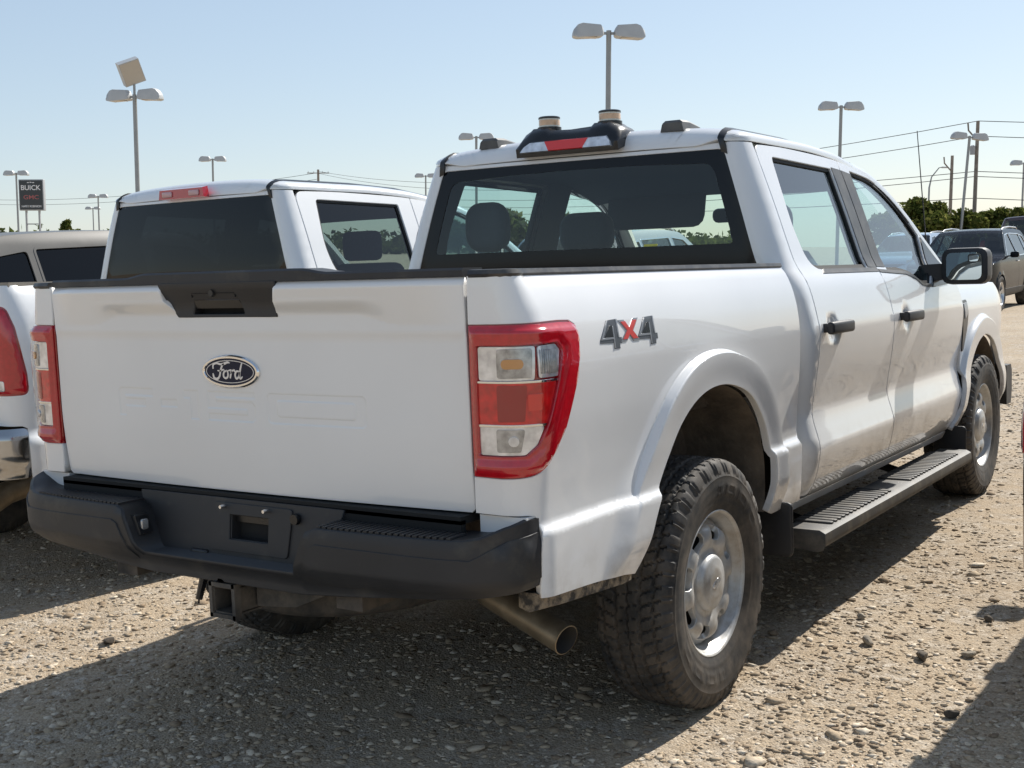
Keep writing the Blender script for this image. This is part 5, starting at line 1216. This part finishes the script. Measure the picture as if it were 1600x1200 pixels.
# ------------------------------------------------------------------ lamp posts, poles, wires, sign, trees
GQ = Vector((0,0,1)).rotation_difference(G_UP)
def plumb(o, x, y, rz=0):
    o.location = (x, y, float(ground_z(x, y)) - .05); o.rotation_mode = 'QUATERNION'; o.rotation_quaternion = GQ @ Matrix.Rotation(rz, 3, 'Z').to_quaternion(); return o
def lamp_head(root, s, h, tilt=4):
    a = s; rings = []
    for x, w, zt, zb in ((.16,.12,.04,-.08),(.20,.20,.12,-.11),(.26,.23,.20,-.13),(.78,.23,.24,-.16),(.90,.22,.20,-.17),(1.02,.19,.06,-.15),(1.05,.16,-.02,-.12)):
        rings.append([(a*x, -w, h+zb), (a*x, w, h+zb), (a*x, w*1.0, h+zb+.05), (a*x, w*.75, h+zt), (a*x, 0, h+zt+.025), (a*x, -w*.75, h+zt), (a*x, -w, h+zb+.05)])
    hd = MB().loft(rings if s > 0 else [r_[::-1] for r_ in rings]).build('lamp_head', 'pole_light', root, 40)
    MB().box((a*.60,0,h-.150),(.5,.30,.012)).build('lamp_lens', 'lamp_glass', hd)
def lamp_post(x, y, h, rz, label, heads=(1,-1), r=.085, flood=False, arm=True):
    o = empty('lamp_post'); 
    MB().tube([(0,0,0),(0,0,h+.06)],[r,r*.88],14).build('post', 'pole_metal', o)
    MB().box((0,0,h-.02),(.40,.07,.07)).build('arm', 'pole_metal', o)
    MB().lathe([(0,.22),(.5,.22),(.52,.20)], (0,0,-.0), axis=2, n=16, cap=True).build('footing', 'pole_light', o)
    for s in heads: lamp_head(o, s, h)
    if flood:
        MB().tube([(0,0,h),(0,0,h+.42)],.045,8).build('flood_bracket', 'pole_metal', o)
        rot = Matrix.Rotation(R(38),4,'Z') @ Matrix.Rotation(R(-22),4,'Y') @ Matrix.Rotation(R(18),4,'X')
        fb = MB().box((-.12,0,h+.85),(.74,.42,.82), rot).build('flood_box', 'pole_light', o)
        MB().box(np.array((-.12,0,h+.85)) + np.array((rot @ Vector((0,-.215,0)))),(.68,.012,.76), rot).build('flood_lens', 'lamp_glass', fb)
    plumb(o, x, y, rz); tag(o, label, 'lamp post', 'double-headed lot lamp posts'); return o
VR = math.atan2(.545,.837)
lamp_post(-15.26,28.83,7.68,VR+R(6),'tall double lamp post rising behind the cab roof beacons')
lamp_post(-33.12,26.69,7.08,VR-R(14),'double lamp post with a square floodlight box on top', flood=True)
lamp_post(-40.26,58.21,7.99,VR,'double lamp post between the two white pickup cabs')
lamp_post(-69.15,64.63,8.14,VR-R(6),'distant double lamp post above the tinted-window white pickup cab')
lamp_post(-16.86,54.24,7.99,VR+R(2),'double lamp post rising behind the front door roofline')
o_ = lamp_post(-15.08,69.76,7.67,VR+R(3),'leaning double lamp post in front of the round tree'); o_.rotation_quaternion = Matrix.Rotation(R(4.2),3,Vector((-.83,.55,0)).cross(Vector((0,0,1))).cross(Vector((0,0,1)))).to_quaternion() @ o_.rotation_quaternion if False else Matrix.Rotation(R(3.2),3,(-.546,.831,0)).to_quaternion() @ o_.rotation_quaternion
lamp_post(-17.29,98.36,7.85,VR+R(4),'lamp post near the right edge beyond the maroon pickup')
lamp_post(-70.72,93.64,8.30,VR,'far lamp post just left of the beacon pickup cab')
lamp_post(-86.06,59.51,7.36,VR-R(8),'lamp post standing just left of the black dealer sign')
lamp_post(-105.34,82.9,6.74,VR-R(4),'small far lamp post, taller of the pair beside the tinted cab')
lamp_post(-139.02,108.98,6.71,VR-R(4),'small far lamp post, shorter of the pair beside the tinted cab')
# sign
sg = empty('dealer_sign'); 
for x in (-.62,.62): MB().box((x,0,2.6),(.16,.16,5.2)).build('post', 'sign_frame', sg)
for z in (1.6,3.6): MB().box((0,0,z),(1.1,.10,.10)).build('cross_bar', 'sign_frame', sg)
MB().rbox((0,0,6.25),(2.35,.45,2.85),.06,axis=1).build('cabinet', 'sign_frame', sg, 40)
fc = MB().box((0,-.232,6.25),(2.18,.02,2.66)).build('sign_face', 'sign_black', sg)
def sign_text(t, size, z, m, w):
    V, F = text_mesh(t, size, .012*size); V = V - (V.max(0)+V.min(0))/2; V[:, 0] *= w/(V[:, 0].max()-V[:, 0].min())
    link_mesh('lettering', np.c_[V[:, 0], -.245 - V[:, 2], z + V[:, 1]], F, m, sg)
sign_text('BUICK', .62, 6.92, 'sign_white', 1.85); sign_text('GMC', .52, 6.05, 'sign_red', 1.45); sign_text('HARRY ROBINSON', .26, 5.22, 'sign_white', 1.85)
for k, (x0, z0) in enumerate(((-.25,7.38),(0,7.40),(.25,7.38))): MB().box((x0,-.245,z0),(.18,.01,.07)).build('emblem', 'sign_white', sg)
plumb(sg, -97.89, 69.54, VR-R(4)); tag(sg, 'black two-post roadside sign with white lettering behind the grey SUV', 'sign')
# utility poles and wires
def to_w(x, y, h): return np.array((x, y, float(ground_z(x, y)))) + np.array(G_UP)*h
def util(x, y, h, label, arm=None, tr=None, m='wood', r=.135):
    o = empty('utility_pole'); MB().tube([(0,0,0),(0,0,h)],[r,r*.75],10).build('post', m, o)
    if arm: MB().box((0,0,h-.5),(arm,.10,.12)).build('crossarm', 'wood', o)
    if arm:
        for x_ in (-arm*.45,-arm*.2,arm*.2,arm*.45): MB().lathe([(h-.44,.04),(h-.28,.05),(h-.22,.02)], (x_,0,0), axis=2, n=8, cap=True).build('insulator', 'pole_light', o)
    else:
        MB().tube([(-.05,0,h-1.1),(-.55,0,h-.55),(-.6,0,h-.1)],.05,6).build('bracket', 'wood', o)
    if tr:
        MB().lathe([(h-2.0,.14),(h-1.5,.155),(h-1.46,.10),(h-1.42,.03)], (-.30,-.1,0), axis=2, n=14, cap=True).build('transformer', 'transformer', o)
        MB().box((-.15,-.05,h-1.9),(.25,.06,.06)).build('transformer_bracket', 'wood', o)
    plumb(o, x, y, VR); tag(o, label, 'utility pole', 'utility poles along the road'); return o
util(-15.59,75.61,9.04,'tall wooden utility pole with transformer can near the round tree', tr=True)
util(-20.62,90.22,8.07,'plain wooden pole beside the leaning lamp post', r=.14)
util(-120.42,133.88,12.6,'far wooden pole with a crossarm above the tinted-window cab', arm=3.2, r=.22)
o = empty('street_light'); MB().tube([(0,0,0),(0,0,6.0),(.15,0,6.8),(.7,0,7.5),(.95,0,7.55)],[.08,.07,.05,.04,.035],8).build('post', 'pole_metal', o); MB().rbox((1.15,0,7.53),(.5,.25,.12),.06).build('lamp_head', 'pole_light', o, 40)
plumb(o, -23.25, 94.29, VR); tag(o, 'thin curved street light beside the pickup antenna', 'street light')
pA = (-15.59,75.61); pL = (-120.42,133.88); pR = (26,104)
def wire(a, b, sag, label, r=.022):
    a, b = np.array(a), np.array(b); t = np.linspace(0,1,24)[:, None]; P = a + (b-a)*t; P[:, 2] -= (4*sag*t*(1-t))[:, 0]
    w = MB().tube(P, r, 5, cap=False).build('power_line', 'wire'); tag(w, label, 'power line', 'overhead power lines')
for h1, h2, hr, sg_, nm in ((9.0,12.3,9.6,2.6,'topmost wire'),(8.1,12.0,8.4,2.8,'second wire from the top'),(6.0,9.6,6.2,1.6,'third wire from the top'),(5.7,9.0,5.7,1.9,'fourth wire from the top'),(4.4,7.6,4.3,1.2,'lowest wire')):
    wire(to_w(*pA,h1), to_w(*pL,h2), sg_, nm + ' running left from the transformer pole')
    wire(to_w(*pA,h1), to_w(*pR,hr), .5, nm + ' running right from the transformer pole')
for h1, nm in ((12.1,'upper wire'),(11.2,'lower wire')):
    wire(to_w(*pL,h1), to_w(-230,150,h1-1), 1.5, nm + ' running left from the far crossarm pole', .03)
# trees
def tree(name, x, y, h, rx, label, n=2600, seed=3, trunk=.22, lf=.15, mats=(0,1,2)):
    r_ = np.random.default_rng(seed); o = empty(name)
    tr = MB().tube([(0,0,-.1),(.05,0,h*.25),(0,.05,h*.5)],[trunk,trunk*.75,trunk*.5],8)
    nb = 9; blobs = []
    for k in range(nb*2):
        a = r_.uniform(0,6.283); q = r_.uniform(.15,.85)*rx; z = h*r_.uniform(.42,.86)*(1 - .25*(q/rx)**2); s = rx*r_.uniform(.24,.42)
        blobs.append((q*math.cos(a), q*math.sin(a), z, s))
        if k < nb: tr.tube([(0,0,h*.3),(q*math.cos(a)*.5,q*math.sin(a)*.5,h*.3+(z-h*.3)*.6),(q*math.cos(a),q*math.sin(a),z)],[trunk*.45,trunk*.28,.03],6)
    tr.build('trunk', 'bark', o)
    B = np.array(blobs)
    for mi in mats:
        i = r_.integers(0, len(B), n); d = r_.normal(size=(n,3)); d /= np.linalg.norm(d,axis=1)[:, None]; d *= (r_.random(n)**.4)[:, None]
        c = B[i,:3] + d*B[i,3:4]*np.array([1,1,.8]); c[:, 2] = np.clip(c[:, 2], h*.22, h)
        nrm = d + r_.normal(size=(n,3))*.6; nrm /= np.linalg.norm(nrm,axis=1)[:, None]
        u = np.cross(nrm, r_.normal(size=(n,3))); u /= np.linalg.norm(u,axis=1)[:, None]; v = np.cross(nrm, u)
        s = lf*(.6+.8*r_.random(n))[:, None]
        V = np.stack([c - u*s - v*s*.2, c + v*s*.6, c + u*s, c - v*s*.6], 1).reshape(-1,3); F = [(4*k,4*k+1,4*k+2,4*k+3) for k in range(n)]
        link_mesh('crown', V, F, 'leaf%d' % mi, o)
    plumb(o, x, y); tag(o, label, 'tree'); return o
tree('tree', -16.6,70.2,4.9,2.7,'round leafy tree behind the utility pole and black SUV', seed=5)
tree('tree', -13.7,72.5,4.3,2.2,'lower spreading tree right of the utility pole', seed=8)
tree('tree', -19.8,73.0,4.2,1.5,'small yellowish tree by the pickup antenna', seed=12, mats=(1,1,0), n=1500)
for i, (x, y, h, rx) in enumerate(((-69,106,5.6,3.2),(-74,110,5.0,3.0),(-63,108,4.8,3.2),(-80,112,4.4,3.0))):
    tree('tree', x, y, h, rx, 'dark tree in the distant row seen through the beacon pickup rear window', seed=20+i, n=900, lf=.4)['group'] = 'distant trees behind the cabs'
for i, (x, y, h, rx) in enumerate(((-133,100,5.6,1.0),(-136,104,4.2,.9))):
    tree('tree', x, y, h, rx, ['spiky far tree right of the dealer sign','low far bush right of the dealer sign'][i], seed=30+i, n=160, lf=.35, trunk=.12)
for i in range(14):
    pass
def tree_line():
    r_ = np.random.default_rng(44); C = []
    for k in range(420):
        t = r_.random(); a = R(112 + 58*t); D = r_.uniform(230,300); x, y = D*math.cos(a), D*math.sin(a); s = r_.uniform(2.0,4.0)
        C.append((x, y, float(ground_z(x, y)) + r_.uniform(.5,3.2), s))
    V = []; F = []
    for (x, y, z, s) in C:
        n = 30; d = r_.normal(size=(n,3)); d /= np.linalg.norm(d,axis=1)[:, None]; c = np.array((x,y,z)) + d*s*np.array((1,1,.7))*(r_.random(n)**.4)[:, None]
        u = r_.normal(size=(n,3)); u /= np.linalg.norm(u,axis=1)[:, None]; v = np.cross(d, u); q = .7
        P = np.stack([c-u*q, c+v*q, c+u*q, c-v*q],1).reshape(-1,3); k0 = len(V); V += P.tolist(); F += [(k0+4*k,k0+4*k+1,k0+4*k+2,k0+4*k+3) for k in range(n)]
    o = link_mesh('distant_woodland', V, F, 'leaf2'); tag(o, 'low far-off line of dark woodland on the horizon', 'woodland', kind='stuff')
tree_line()
# ------------------------------------------------------------------ single stones
for i, (x, y, s, lb, m) in enumerate([(1.44,.69,.030,'largest dark stone lying alone on the sunny gravel','dark_stone'),(1.57,.80,.024,'rounded tan stone lying beyond the largest dark stone','tan_stone'),
        (-1.39,-.50,.028,'dark stone in the sun left of the tow hitch','dark_stone'),(1.66,.20,.024,'dark wedge stone near the shadow of the black SUV','dark_stone'),
        (1.22,.77,.030,'long low brown stone on the sunny gravel','tan_stone'),(1.11,1.05,.020,'brown stone nearest the running board shadow','tan_stone'),
        (1.54,1.26,.022,'small dark stone at the tip of the mirror shadow','dark_stone'),(-1.63,-.41,.020,'brown stone between the two truck shadows','tan_stone')]):
    stone(x, y, s, lb, m, i+3)
bpy.context.view_layer.update()
